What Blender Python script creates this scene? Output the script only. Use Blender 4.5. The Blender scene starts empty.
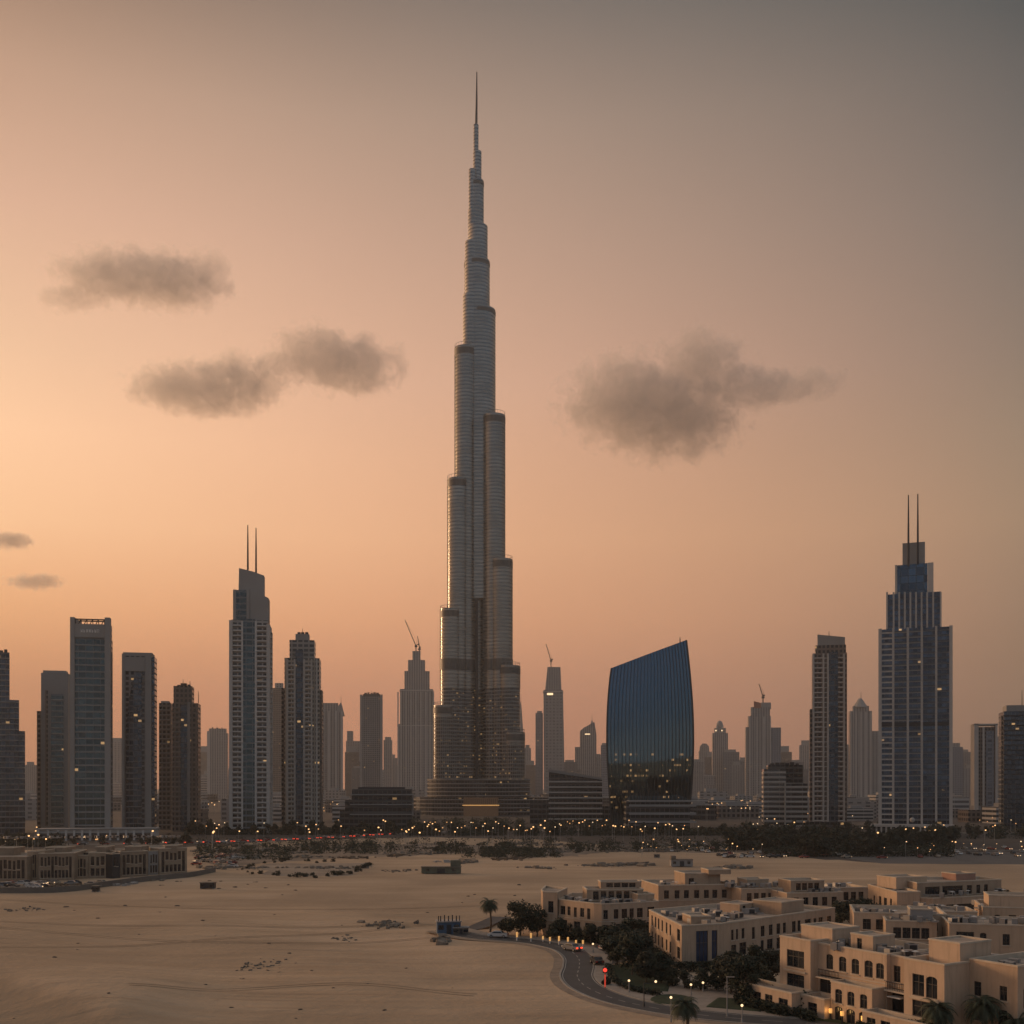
import bpy, math, random
from mathutils import Vector, Matrix
R = math.radians
sc = bpy.context.scene
COL = sc.collection
F, HX, HY, H = 1100.0, 512.0, 785.0, 34.0      # focal length in pixels, principal column, horizon row, eye height (m)

# ------------------------------------------------------------------ camera
cd = bpy.data.cameras.new('camera'); cam = bpy.data.objects.new('camera', cd); COL.objects.link(cam)
cd.sensor_width = 36; cd.lens = 36*F/1024; cd.shift_y = (HY-512)/1024
cd.clip_start = 1; cd.clip_end = 40000
cam.location = (0, 0, H); cam.rotation_euler = (R(90), 0, 0)
sc.camera = cam

# ------------------------------------------------------------------ view
sc.view_settings.view_transform = 'Standard'; sc.view_settings.look = 'None'
sc.view_settings.exposure = 0; sc.view_settings.gamma = 1
sc.cycles.max_bounces = 5; sc.cycles.volume_bounces = 0; sc.cycles.transparent_max_bounces = 6
sc.cycles.use_denoising = True
sc.cycles.sample_clamp_indirect = 4
sc.cycles.volume_max_steps = 256; sc.cycles.volume_step_rate = .35

SUN_AZ, SUN_EL = -62.0, 6.5          # degrees; azimuth from the view axis, negative = left

class NT:
    """tiny helper to write node trees as expressions"""
    def __init__(s, tree): s.t = tree; s.n = tree.nodes; s.l = tree.links
    def new(s, typ, **kw):
        n = s.n.new(typ)
        for k, v in kw.items(): setattr(n, k, v)
        return n
    def put(s, sock, v):
        if isinstance(v, bpy.types.NodeSocket): s.l.new(v, sock)
        else: sock.default_value = v
    def m(s, op, a, b=0.0, c=0.0, clamp=False):
        n = s.new('ShaderNodeMath', operation=op, use_clamp=clamp)
        s.put(n.inputs[0], a); s.put(n.inputs[1], b); s.put(n.inputs[2], c)
        return n.outputs[0]
    def mix(s, f, a, b, mode='MIX'):
        n = s.new('ShaderNodeMix', data_type='RGBA', blend_type=mode)
        s.put(n.inputs[0], f)
        for i, v in ((6, a), (7, b)):
            s.put(n.inputs[i], v if isinstance(v, bpy.types.NodeSocket) else (*v[:3], 1))
        return n.outputs[2]
    def fmix(s, f, a, b):
        n = s.new('ShaderNodeMix', data_type='FLOAT')
        s.put(n.inputs[0], f); s.put(n.inputs[2], a); s.put(n.inputs[3], b)
        return n.outputs[0]
    def rng(s, v, a, b, c=0.0, d=1.0, smooth=True):
        n = s.new('ShaderNodeMapRange', interpolation_type='SMOOTHSTEP' if smooth else 'LINEAR')
        for i, x in enumerate((v, a, b, c, d)): s.put(n.inputs[i], x)
        return n.outputs[0]
    def noise(s, vec, scale, detail=3.0, rough=0.55, out=0):
        n = s.new('ShaderNodeTexNoise'); s.put(n.inputs['Vector'], vec)
        n.inputs['Scale'].default_value = scale; n.inputs['Detail'].default_value = detail; n.inputs['Roughness'].default_value = rough
        return n.outputs[out]
    def ramp(s, f, stops, interp='LINEAR'):
        n = s.new('ShaderNodeValToRGB'); cr = n.color_ramp; cr.interpolation = interp
        while len(cr.elements) < len(stops): cr.elements.new(0.5)
        for e, (p, c) in zip(cr.elements, stops): e.position = p; e.color = (*c[:3], 1) if len(c) < 4 else c
        s.put(n.inputs[0], f)
        return n.outputs[0]

def lin(c):
    return tuple((v/255/12.92 if v/255 <= .04045 else ((v/255+.055)/1.055)**2.4) for v in c)

# ------------------------------------------------------------------ sky: Nishita base + dusty sunset gradient by compass direction
w = bpy.data.worlds.new('World'); sc.world = w; w.use_nodes = True
nt = NT(w.node_tree); nt.n.clear()
wo = nt.new('ShaderNodeOutputWorld'); bg = nt.new('ShaderNodeBackground'); nt.l.new(bg.outputs[0], wo.inputs[0])
sky = nt.new('ShaderNodeTexSky', sky_type='NISHITA'); sky.sun_disc = False
sky.sun_elevation = R(SUN_EL); sky.sun_rotation = R(SUN_AZ); sky.dust_density = 6; sky.air_density = 1.5
tc = nt.new('ShaderNodeTexCoord'); sp = nt.new('ShaderNodeSeparateXYZ'); nt.l.new(tc.outputs['Generated'], sp.inputs[0])
X, Y, Z = sp.outputs
az = nt.m('DIVIDE', nt.m('ARCTAN2', X, Y), R(1))                     # degrees from the view axis
el = nt.m('DIVIDE', nt.m('ARCSINE', Z), R(1))
ef = nt.m('DIVIDE', el, 50.0, clamp=True)
#SKYTABLE
SKY_EL = (0, 4.5, 8.5, 12.5, 16.5, 20, 26, 31, 35.5)
SKY_L = [(0.612,0.221,0.089),(0.721,0.260,0.105),(0.972,0.455,0.206),(1.093,0.614,0.332),(1.117,0.655,0.382),(0.938,0.566,0.347),(0.733,0.429,0.288),(0.516,0.306,0.204),(0.249,0.145,0.094)]
SKY_M = [(0.582,0.230,0.127),(0.685,0.271,0.149),(0.809,0.370,0.193),(0.848,0.435,0.239),(0.773,0.417,0.251),(0.697,0.397,0.264),(0.524,0.322,0.229),(0.374,0.254,0.191),(0.194,0.152,0.127)]
SKY_R = [(0.222,0.122,0.072),(0.261,0.143,0.084),(0.334,0.196,0.124),(0.375,0.233,0.145),(0.316,0.213,0.145),(0.255,0.180,0.136),(0.172,0.139,0.120),(0.102,0.094,0.088),(0.020,0.043,0.051)]
#ENDSKY
def sramp(tab, k=1.0):
    st = [(e/50, tuple(max(0, v)/2 for v in c)) for e, c in zip(SKY_EL, tab)]
    st.append((1.0, tuple(v/2 for v in (.30, .285, .27))))
    return nt.ramp(ef, st, 'LINEAR')
def vec(op, a, b=None, s_=None):
    n = nt.new('ShaderNodeVectorMath', operation=op); nt.put(n.inputs[0], a)
    if b is not None: nt.put(n.inputs[1], b)
    if s_ is not None: nt.put(n.inputs['Scale'], s_)
    return n.outputs[0]
t = nt.rng(az, -25, 25, 0, 1, smooth=False)
it = nt.m('SUBTRACT', 1.0, t)
L_, M_, R_ = sramp(SKY_L), sramp(SKY_M), sramp(SKY_R)
wl = nt.m('MULTIPLY', it, nt.m('SUBTRACT', it, t)); wr = nt.m('MULTIPLY', t, nt.m('SUBTRACT', t, it))
wm = nt.m('MULTIPLY', nt.m('MULTIPLY', t, it), 4.0)
front = vec('ADD', vec('ADD', vec('SCALE', L_, s_=wl), vec('SCALE', M_, s_=wm)), vec('SCALE', R_, s_=wr))
back = nt.ramp(ef, [(0, lin((116, 111, 108))), (.12, lin((108, 109, 112))), (.27, lin((72, 92, 108))), (.6, lin((70, 94, 118))), (1, lin((120, 122, 126)))])
back = vec('SCALE', back, s_=0.82)
bf = nt.m('MAXIMUM', nt.rng(az, 30, 105), nt.rng(az, -75, -150))
bfr = nt.new('ShaderNodeMix', data_type='RGBA'); nt.put(bfr.inputs[0], bf); nt.put(bfr.inputs[6], front); nt.put(bfr.inputs[7], back)
haze_veil = nt.noise(tc.outputs['Generated'], 2.2, 4, .6)
veil = nt.rng(haze_veil, .2, .8, .965, 1.035, smooth=False)
grad = vec('SCALE', bfr.outputs[2], s_=nt.m('MULTIPLY', veil, 2.0))
nt.l.new(vec('ADD', grad, vec('SCALE', sky.outputs[0], s_=0.02)), bg.inputs[0])
bg.inputs[1].default_value = 1.0

# ------------------------------------------------------------------ sun
sd = bpy.data.lights.new('sun', 'SUN'); sd.energy = 2.9; sd.angle = R(12); sd.color = (1, .61, .34)
sun = bpy.data.objects.new('sun', sd); COL.objects.link(sun)
sv = Vector((math.sin(R(SUN_AZ))*math.cos(R(SUN_EL)), math.cos(R(SUN_AZ))*math.cos(R(SUN_EL)), math.sin(R(SUN_EL))))
sun.rotation_euler = (-sv).to_track_quat('-Z', 'Y').to_euler(); sun.location = sv*3000

# ------------------------------------------------------------------ mesh helpers
def obj(name, me, parent=None, mats=(), loc=None):
    o = bpy.data.objects.new(name, me); COL.objects.link(o)
    if parent is not None: o.parent = parent
    if loc is not None: o.location = loc
    for m_ in mats:
        if m_.name not in me.materials: me.materials.append(m_)
    return o
def tag(o, label=None, cat=None, group=None, kind=None):
    if label: o['label'] = label
    if cat: o['category'] = cat
    if group: o['group'] = group
    if kind: o['kind'] = kind
    return o
def empty(name, loc, label, cat, group=None, rz=0):
    o = bpy.data.objects.new(name, None); COL.objects.link(o); o.location = loc; o.rotation_euler.z = rz; o.empty_display_size = 2
    return tag(o, label, cat, group)
def copy_tree(o, loc, rz=0, s=1.0, label=None, group=None):
    def cp(a, par):
        c = a.copy(); COL.objects.link(c); c.parent = par
        for ch in a.children: cp(ch, c)
        return c
    c = cp(o, None); c.location = loc; c.rotation_euler = (0, 0, rz); c.scale = (s, s, s)
    if label: c['label'] = label
    if group: c['group'] = group
    return c

class MB:
    def __init__(s): s.v = []; s.f = []; s.mi = []; s.m = 0
    def face(s, pts):
        i = len(s.v); s.v += [tuple(p) for p in pts]; s.f.append(tuple(range(i, i+len(pts)))); s.mi.append(s.m)
    def box(s, x0, x1, y0, y1, z0, z1, mat=None):
        i = len(s.v)
        P = [(x, y, z) for z in (z0, z1) for x, y in ((x0, y0), (x1, y0), (x1, y1), (x0, y1))]
        if mat is not None: P = [tuple(mat @ Vector(p)) for p in P]
        s.v += P
        for q in ((3, 2, 1, 0), (4, 5, 6, 7), (0, 1, 5, 4), (1, 2, 6, 5), (2, 3, 7, 6), (3, 0, 4, 7)):
            s.f.append(tuple(i+k for k in q)); s.mi.append(s.m)
        return s
    def prism(s, poly, z0, z1, top=True, poly1=None):
        n = len(poly); i = len(s.v); poly1 = poly1 or poly
        s.v += [(x, y, z0) for x, y in poly] + [(x, y, z1) for x, y in poly1]
        for k in range(n):
            s.f.append((i+k, i+(k+1) % n, i+n+(k+1) % n, i+n+k)); s.mi.append(s.m)
        if top: s.f.append(tuple(i+n+k for k in range(n))); s.mi.append(s.m)
        return s
    def cyl(s, cx, cy, r0, z0, z1, r1=None, n=24):
        r1 = r0 if r1 is None else r1
        A = [(cx+r0*math.cos(2*math.pi*k/n), cy+r0*math.sin(2*math.pi*k/n)) for k in range(n)]
        B = [(cx+r1*math.cos(2*math.pi*k/n), cy+r1*math.sin(2*math.pi*k/n)) for k in range(n)]
        return s.prism(A, z0, z1, True, B)
    def tube(s, pts, rs, n=6, cap=True):
        rings = []
        pts = [Vector(p) for p in pts]
        for k, p in enumerate(pts):
            d = (pts[min(k+1, len(pts)-1)] - pts[max(k-1, 0)]).normalized()
            a = d.orthogonal().normalized() if abs(d.z) > .9 else d.cross(Vector((0, 0, 1))).normalized()
            b = d.cross(a)
            i = len(s.v)
            for j in range(n):
                t_ = 2*math.pi*j/n; s.v.append(tuple(p + (a*math.cos(t_) + b*math.sin(t_))*rs[k]))
            rings.append(i)
        for i, j in zip(rings, rings[1:]):
            for k in range(n):
                s.f.append((i+k, i+(k+1) % n, j+(k+1) % n, j+k)); s.mi.append(s.m)
        if cap:
            s.f.append(tuple(rings[-1]+k for k in range(n))); s.mi.append(s.m)
            s.f.append(tuple(rings[0]+k for k in reversed(range(n)))); s.mi.append(s.m)
        return s
    def ball(s, c, r, nu=8, nv=6, sz=1.0):
        i = len(s.v)
        for a in range(1, nv):
            th = math.pi*a/nv
            for b in range(nu):
                ph = 2*math.pi*b/nu
                s.v.append((c[0]+r*math.sin(th)*math.cos(ph), c[1]+r*math.sin(th)*math.sin(ph), c[2]+r*sz*math.cos(th)))
        s.v += [(c[0], c[1], c[2]+r*sz), (c[0], c[1], c[2]-r*sz)]; T = i+(nv-1)*nu
        for a in range(nv-2):
            for b in range(nu):
                p = i+a*nu; s.f.append((p+b, p+nu+b, p+nu+(b+1) % nu, p+(b+1) % nu)); s.mi.append(s.m)
        for b in range(nu):
            s.f.append((T, i+b, i+(b+1) % nu)); s.mi.append(s.m)
            p = i+(nv-2)*nu; s.f.append((T+1, p+(b+1) % nu, p+b)); s.mi.append(s.m)
        return s
    def mesh(s, name, smooth=False):
        me = bpy.data.meshes.new(name); me.from_pydata(s.v, [], s.f)
        me.polygons.foreach_set('material_index', s.mi)
        if smooth: me.polygons.foreach_set('use_smooth', [True]*len(s.f))
        me.update(); return me
    def build(s, name, mats, parent=None, loc=None, smooth=False):
        mats = mats if isinstance(mats, (list, tuple)) else [mats]
        me = s.mesh(name, smooth)
        for m_ in mats: me.materials.append(m_)
        o = bpy.data.objects.new(name, me); COL.objects.link(o)
        if parent is not None: o.parent = parent
        if loc is not None: o.location = loc
        return o
def gp(px, py, z=0.0):
    """world ground point of a picture point lying at height z"""
    D = F*(H-z)/(py-HY); return Vector(((px-HX)/F*D, D, z))

# ------------------------------------------------------------------ materials
MATS = {}
def mat(name, col, rough=.7, metal=0.0, var=.15, vs=.5, bump=0.0, bs=8.0, emit=None, es=0.0, spec=.5):
    if name in MATS: return MATS[name]
    m_ = bpy.data.materials.new(name); m_.use_nodes = True; q = NT(m_.node_tree); b = q.n['Principled BSDF']
    c = q.new('ShaderNodeTexCoord').outputs['Object']
    n1 = q.noise(c, vs, 4)
    f = q.rng(n1, .25, .75, 1-var, 1+var, smooth=False)
    vm = q.new('ShaderNodeVectorMath', operation='SCALE'); vm.inputs[0].default_value = col[:3]; q.put(vm.inputs['Scale'], f)
    q.l.new(vm.outputs[0], b.inputs['Base Color'])
    b.inputs['Roughness'].default_value = rough; b.inputs['Metallic'].default_value = metal
    b.inputs['Specular IOR Level'].default_value = spec
    if bump:
        bn = q.new('ShaderNodeBump'); bn.inputs['Strength'].default_value = bump; bn.inputs['Distance'].default_value = .1
        q.l.new(q.noise(c, bs, 4), bn.inputs['Height']); q.l.new(bn.outputs[0], b.inputs['Normal'])
    if emit:
        b.inputs['Emission Color'].default_value = (*emit, 1); b.inputs['Emission Strength'].default_value = es
    MATS[name] = m_; return m_

def facade(name, wall, glass, fh=3.6, bw=3.0, zr=(.25, .85), ur=(.15, .85), lit=.015, grough=.12, gmetal=.7, wrough=.65,
           lits=1.3, planar=True, var=.12, wmetal=0.0, litmax=None, gvar=1.0):
    """wall with storey rows and window bays of tinted glass, a few of them lit"""
    if name in MATS: return MATS[name]
    m_ = bpy.data.materials.new(name); m_.use_nodes = True; q = NT(m_.node_tree); b = q.n['Principled BSDF']
    tcn = q.new('ShaderNodeTexCoord'); c = tcn.outputs['Object']
    s1 = q.new('ShaderNodeSeparateXYZ'); q.l.new(c, s1.inputs[0]); x, y, z = s1.outputs
    s2 = q.new('ShaderNodeSeparateXYZ'); q.l.new(tcn.outputs['Normal'], s2.inputs[0]); nx, ny, nz = s2.outputs
    if planar: u = q.m('SUBTRACT', q.m('MULTIPLY', y, nx), q.m('MULTIPLY', x, ny))
    else: u = q.m('ADD', x, q.m('MULTIPLY', y, .37))
    zz = q.m('DIVIDE', z, fh); uu = q.m('DIVIDE', q.m('ADD', u, 500.0), bw)
    fz, fu = q.m('FRACT', zz), q.m('FRACT', uu)
    def band(f, a, d):
        return q.m('MULTIPLY', q.m('GREATER_THAN', f, a), q.m('LESS_THAN', f, d))
    win = band(fz, *zr)
    if ur: win = q.m('MULTIPLY', win, band(fu, *ur))
    win = q.m('MULTIPLY', win, q.m('LESS_THAN', q.m('ABSOLUTE', nz), .5))
    cv = q.new('ShaderNodeCombineXYZ'); q.l.new(q.m('FLOOR', zz), cv.inputs[0]); q.l.new(q.m('FLOOR', uu), cv.inputs[1]); q.l.new(q.m('ROUND', q.m('MULTIPLY', nx, 3.0)), cv.inputs[2])
    wn = q.new('ShaderNodeTexWhiteNoise', noise_dimensions='3D'); q.l.new(cv.outputs[0], wn.inputs['Vector'])
    s3 = q.new('ShaderNodeSeparateColor'); q.l.new(wn.outputs['Color'], s3.inputs[0])
    n1 = q.noise(c, .06, 4)
    wv = q.rng(n1, .25, .75, 1-var, 1+var, smooth=False)
    vm = q.new('ShaderNodeVectorMath', operation='SCALE'); vm.inputs[0].default_value = wall; q.put(vm.inputs['Scale'], wv)
    gv = q.new('ShaderNodeVectorMath', operation='SCALE'); gv.inputs[0].default_value = glass; q.put(gv.inputs['Scale'], q.rng(s3.outputs[1], 0, 1, 1-.45*gvar, 1+.35*gvar, smooth=False))
    q.l.new(q.mix(win, vm.outputs[0], gv.outputs[0]), b.inputs['Base Color'])
    q.l.new(q.fmix(win, wrough, grough), b.inputs['Roughness']); q.l.new(q.fmix(win, wmetal, gmetal), b.inputs['Metallic'])
    if lit > 0:
        clus = q.rng(q.noise(c, .045, 2), .42, .62, .15, 1.9, smooth=False)
        thr = q.m('SUBTRACT', 1.0, q.m('MULTIPLY', clus, lit*.7))
        lm = q.m('MULTIPLY', q.m('MULTIPLY', q.m('GREATER_THAN', s3.outputs[0], thr), win), q.m('LESS_THAN', fz, zr[0]+.38))
        if litmax: lm = q.m('MULTIPLY', lm, q.m('LESS_THAN', z, litmax))
        q.l.new(q.m('MULTIPLY', lm, q.rng(s3.outputs[2], 0, 1, lits*.05, lits*.5, smooth=False)), b.inputs['Emission Strength'])
        b.inputs['Emission Color'].default_value = (1, .58, .24, 1)
    MATS[name] = m_; return m_
# ------------------------------------------------------------------ ground
def sig(v): return 1/(1+math.exp(max(-40, min(40, v))))
def dune(x, y):
    m_ = sig((x+14)/5) if y < 262 else 1.0        # flat under the road and the villas
    m_ *= max(0, min(1, (330-y)/60)) if y < 330 else 0
    m_ *= max(0, min(1, (y-20)/60))
    z = .5*math.sin(x*.05+y*.021)+.35*math.sin(x*.021-y*.06+1)+.22*math.sin(x*.13+y*.09)
    # the steep-faced ridge in the near left corner
    d = -.68*(x+87)-.73*(y-187); z += 3.4*math.exp(-(d/(20 if d < 0 else 5.5))**2)*sig((x+52)/3)
    return z*m_*.8
def axis(lo, hi, near0, near1, step, grow=1.35):
    a = [near0]
    while a[-1] < near1: a.append(a[-1]+step)
    s = step; r = a[-1]
    while r < hi: s *= grow; r = min(hi, r+s); a.append(r)
    s = step; l = a[0]; pre = []
    while l > lo: s *= grow; l = max(lo, l-s); pre.append(l)
    return pre[::-1]+a
xs = axis(-9000, 9000, -180, 20, 2.5); ys = axis(-2500, 9000, 120, 340, 2.5)
gm = MB(); nxx = len(xs)
gm.v = [(x, y, dune(x, y)) for y in ys for x in xs]
gm.f = [(j*nxx+i, j*nxx+i+1, (j+1)*nxx+i+1, (j+1)*nxx+i) for j in range(len(ys)-1) for i in range(nxx-1)]; gm.mi = [0]*len(gm.f)
def sand_mat():
    m_ = bpy.data.materials.new('sand'); m_.use_nodes = True; q = NT(m_.node_tree); b = q.n['Principled BSDF']
    c = q.new('ShaderNodeTexCoord').outputs['Object']
    mp = q.new('ShaderNodeMapping'); q.l.new(c, mp.inputs[0]); mp.inputs['Rotation'].default_value[2] = R(-8); mp.inputs['Scale'].default_value = (.35, 1.6, 1)
    n1 = q.noise(c, .012, 5); n2 = q.noise(mp.outputs[0], .05, 5, .6); n3 = q.noise(c, .6, 3)
    col = q.ramp(n2, [(.3, (.385, .265, .168)), (.5, (.48, .34, .222)), (.7, (.55, .395, .268))])
    col = q.mix(q.rng(n1, .40, .60, 0, .75), col, (.33, .235, .155))
    col = q.mix(q.rng(n3, .62, .8, 0, .35), col, (.28, .195, .13))
    mp2 = q.new('ShaderNodeMapping'); q.l.new(c, mp2.inputs[0]); mp2.inputs['Rotation'].default_value[2] = R(6); mp2.inputs['Scale'].default_value = (.06, 1.0, 1)
    tr = q.noise(mp2.outputs[0], .55, 3, .5)
    col = q.mix(q.rng(tr, .56, .72, 0, .5), col, (.31, .215, .14))
    sx = q.new('ShaderNodeSeparateXYZ'); q.l.new(c, sx.inputs[0])                      # shade on the near left ridge face, painted into the sand colour
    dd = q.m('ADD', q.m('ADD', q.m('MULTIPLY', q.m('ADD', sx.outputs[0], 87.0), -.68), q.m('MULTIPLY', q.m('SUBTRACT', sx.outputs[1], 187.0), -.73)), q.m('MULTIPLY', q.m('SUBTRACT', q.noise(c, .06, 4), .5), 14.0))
    shade_m = q.m('MULTIPLY', q.rng(dd, -1.5, 4, 0, .8), q.rng(sx.outputs[0], -48, -58))
    col = q.mix(shade_m, col, (.27, .20, .135))
    q.l.new(col, b.inputs['Base Color']); b.inputs['Roughness'].default_value = .95; b.inputs['Specular IOR Level'].default_value = .15
    bn = q.new('ShaderNodeBump'); bn.inputs['Strength'].default_value = .8; bn.inputs['Distance'].default_value = .9
    q.l.new(q.m('ADD', q.noise(mp.outputs[0], .09, 6, .6), q.m('MULTIPLY', n3, .25)), bn.inputs['Height']); q.l.new(bn.outputs[0], b.inputs['Normal'])
    return m_
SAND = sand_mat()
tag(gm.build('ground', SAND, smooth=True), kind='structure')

M = dict(
    city=mat('city_ground', (.048, .038, .030), .9, var=.5, vs=.03),
    asphalt=mat('asphalt', (.042, .044, .047), .75, var=.25, vs=.3),
    worn=mat('worn_asphalt', (.10, .092, .085), .85, var=.25, vs=.1),
    kerb=mat('kerb_stone', (.27, .24, .205), .8),
    pave=mat('paving', (.27, .225, .185), .85, var=.2),
    paint=mat('road_paint', (.30, .28, .25), .7, var=.3, vs=1.5),
    lawn=mat('lawn_grass', (.016, .030, .010), .95, var=.5, vs=.8, bump=.6, bs=3),
    stucco=mat('stucco', (.46, .325, .222), .85, var=.10, vs=.25, bump=.12, bs=3),
    stucco2=mat('pale_stucco', (.52, .375, .26), .85, var=.10, vs=.25, bump=.12, bs=3),
    stucco3=mat('brown_stucco', (.37, .26, .178), .85, var=.10, vs=.25, bump=.12, bs=3),
    roof=mat('roof_screed', (.36, .285, .225), .9, var=.25, vs=.35),
    cope=mat('coping', (.50, .41, .31), .8),
    frame=mat('window_frame', (.06, .045, .035), .5),
    steelgrey=mat('steel_grey_panel', (.15, .155, .165), .6, .2),
    brk=mat('dun_stucco', (.25, .185, .13), .88, var=.25, vs=.2, bump=.1), brk2=mat('sandy_stucco', (.31, .23, .16), .88, var=.25, vs=.2, bump=.1),
    lamp2=mat('lamp_glow_dim', (.9, .6, .3), .5, emit=(1, .46, .15), es=.9), red2=mat('red_post_glow', (.5, .05, .03), .5, emit=(1, .08, .04), es=.45),
    pane=mat('window_pane', (.012, .016, .022), .06, .0, var=.3, vs=.4, spec=.7),
    blue=mat('blue_pane', (.03, .06, .13), .1, .4),
    dark=mat('dark_metal', (.035, .036, .04), .5, .3),
    metal=mat('grey_metal', (.30, .29, .28), .45, .5),
    white=mat('white_metal', (.6, .57, .53), .5, .1),
    conc=mat('concrete', (.27, .255, .24), .85, var=.12, vs=.05),
    conc2=mat('pale_concrete', (.44, .40, .36), .8, var=.12, vs=.05),
    slab=mat('pale_slab', (.50, .46, .42), .7),
    bark=mat('bark', (.10, .07, .045), .9),
    leaf=mat('leaf', (.022, .028, .014), .8, var=.45, vs=.9),
    leaf2=mat('dry_leaf', (.034, .034, .019), .85, var=.4, vs=.9),
    palm=mat('palm_leaf', (.032, .042, .020), .75, var=.35, vs=.9),
    rub=mat('rubble', (.17, .14, .11), .9, var=.5, vs=.6),
    stone=mat('dark_stone', (.09, .065, .045), .9, var=.4, vs=.8),
    tyre=mat('tyre', (.015, .015, .015), .8),
    cglass=mat('car_glass', (.015, .018, .022), .08),
    lamp=mat('lamp_glow', (.9, .7, .4), .5, emit=(1, .52, .20), es=1.8),
    lampw=mat('lamp_glow_white', (.9, .8, .6), .5, emit=(1, .68, .36), es=1.5),
    red=mat('red_glow', (.6, .02, .01), .4, emit=(1, .06, .02), es=2.6),
    redface=mat('red_signal', (.6, .02, .01), .4, emit=(1, .07, .04), es=1.15),
    head=mat('headlight_glow', (.9, .85, .7), .4, emit=(1, .62, .32), es=1.3),
    amber=mat('amber_glow', (.9, .6, .2), .4, emit=(1, .50, .16), es=.5),
)
def weather(m_):
    """rain streaks and dusty patches on plaster"""
    q = NT(m_.node_tree); bs = q.n['Principled BSDF']; old = bs.inputs['Base Color'].links[0].from_socket; c = q.new('ShaderNodeTexCoord').outputs['Object']
    mp = q.new('ShaderNodeMapping'); q.l.new(c, mp.inputs[0]); mp.inputs['Scale'].default_value = (1.6, 1.6, .16)
    k = q.rng(q.noise(mp.outputs[0], 1.0, 5, .6), .46, .72, 0, .34); k2 = q.rng(q.noise(c, .35, 4, .6), .45, .7, 0, .25)
    q.l.new(q.mix(k2, q.mix(k, old, (.20, .145, .10)), (.46, .36, .25)), bs.inputs['Base Color'])
for k_ in ('stucco', 'stucco2', 'stucco3', 'brk', 'brk2', 'roof'): weather(M[k_])
# near edge of the built-up land
ce = [(-9000, 660), (-520, 640), (-330, 590), (-215, 560), (-180, 600), (-150, 655), (-120, 690), (-60, 715), (-20, 700), (20, 680), (52, 630), (95, 590), (118, 570),
      (125, 530), (160, 480), (235, 474), (262, 512), (330, 530), (560, 560), (9000, 700), (9000, 8990), (-9000, 8990)]
def jag(pts, n=6, a=6):
    rnd = random.Random(5); out = []
    for (x0, y0), (x1, y1) in zip(pts[:-3], pts[1:-2]):
        k = n if abs(x1-x0) < 1000 else 1
        for i in range(k):
            t_ = i/k; out.append((x0+(x1-x0)*t_, y0+(y1-y0)*t_+(rnd.uniform(-a, a) if i else 0)))
    return out+pts[-3:]
cg = MB(); cg.face([(x, y, .004) for x, y in jag(ce)]); tag(cg.build('city_ground', M['city']), kind='structure')

def spline(pts, n=10):
    P = [Vector(p) for p in pts]; P = [P[0]*2-P[1]]+P+[P[-1]*2-P[-2]]; out = []
    for i in range(1, len(P)-2):
        for k in range(n):
            t_ = k/n; a, b, c, d = P[i-1:i+3]
            out.append(.5*((2*b)+(c-a)*t_+(2*a-5*b+4*c-d)*t_*t_+(3*b-a-3*c+d)*t_**3))
    return out+[P[-2]]
def offs(path, d):
    out = []
    for i, p in enumerate(path):
        a, b = path[max(i-1, 0)], path[min(i+1, len(path)-1)]; t_ = (b-a).normalized()
        out.append(Vector((p.x-t_.y*d, p.y+t_.x*d)))
    return out
def ribbon(name, path, d0, d1, z, m_, kind='structure'):
    A, B = offs(path, d0), offs(path, d1); g = MB()
    for i in range(len(path)-1):
        g.face([(*A[i+1], z), (*A[i], z), (*B[i], z), (*B[i+1], z)])
    return tag(g.build(name, m_), kind=kind)
def kerb(name, path, d0, d1, z):
    A, B = offs(path, d0), offs(path, d1); g = MB()
    for i in range(len(path)-1):
        a0, a1, b0, b1 = A[i], A[i+1], B[i], B[i+1]
        g.face([(*a0, z), (*a1, z), (*b1, z), (*b0, z)]); g.face([(*a0, 0), (*a1, 0), (*a1, z), (*a0, z)]); g.face([(*b1, 0), (*b0, 0), (*b0, z), (*b1, z)])
    return tag(g.build(name, M['kerb']), kind='structure')
road_pts = [(-16, 258), (-9, 247), (-2.6, 243), (5, 238), (11, 228.5), (13, 217), (12.6, 206), (11.6, 195), (12.6, 185), (16, 175.5), (21, 168.5), (29, 162), (42, 157), (62, 152), (90, 145), (130, 130)]
ROAD = spline(road_pts)
ribbon('road', ROAD, -2.9, 2.9, .02, M['asphalt'])
kerb('kerb', ROAD, 2.9, 3.25, .13); kerb('kerb', ROAD, -3.25, -2.9, .13)
ribbon('pavement', ROAD, 3.25, 6.2, .12, M['pave'])
ribbon('verge', ROAD, -4.9, -3.25, .03, mat('dusty_verge', (.24, .18, .13), .95, var=.3))
for d in (-2.6, 2.6): ribbon('edge_line', ROAD, d-.09, d+.09, .026, M['paint'])
dash = MB(); A_, B_ = offs(ROAD, -.08), offs(ROAD, .08)
for i in range(0, len(ROAD)-2, 4):
    dash.face([(*A_[i+2], .026), (*A_[i], .026), (*B_[i], .026), (*B_[i+2], .026)])
tag(dash.build('centre_line', M['paint']), kind='structure')
SIDE = spline([(-13.5, 256.2), (-9, 262), (-6, 272), (-3, 284)], 6)
ribbon('side_road', SIDE, -2.4, 2.4, .014, M['asphalt'])
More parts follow.
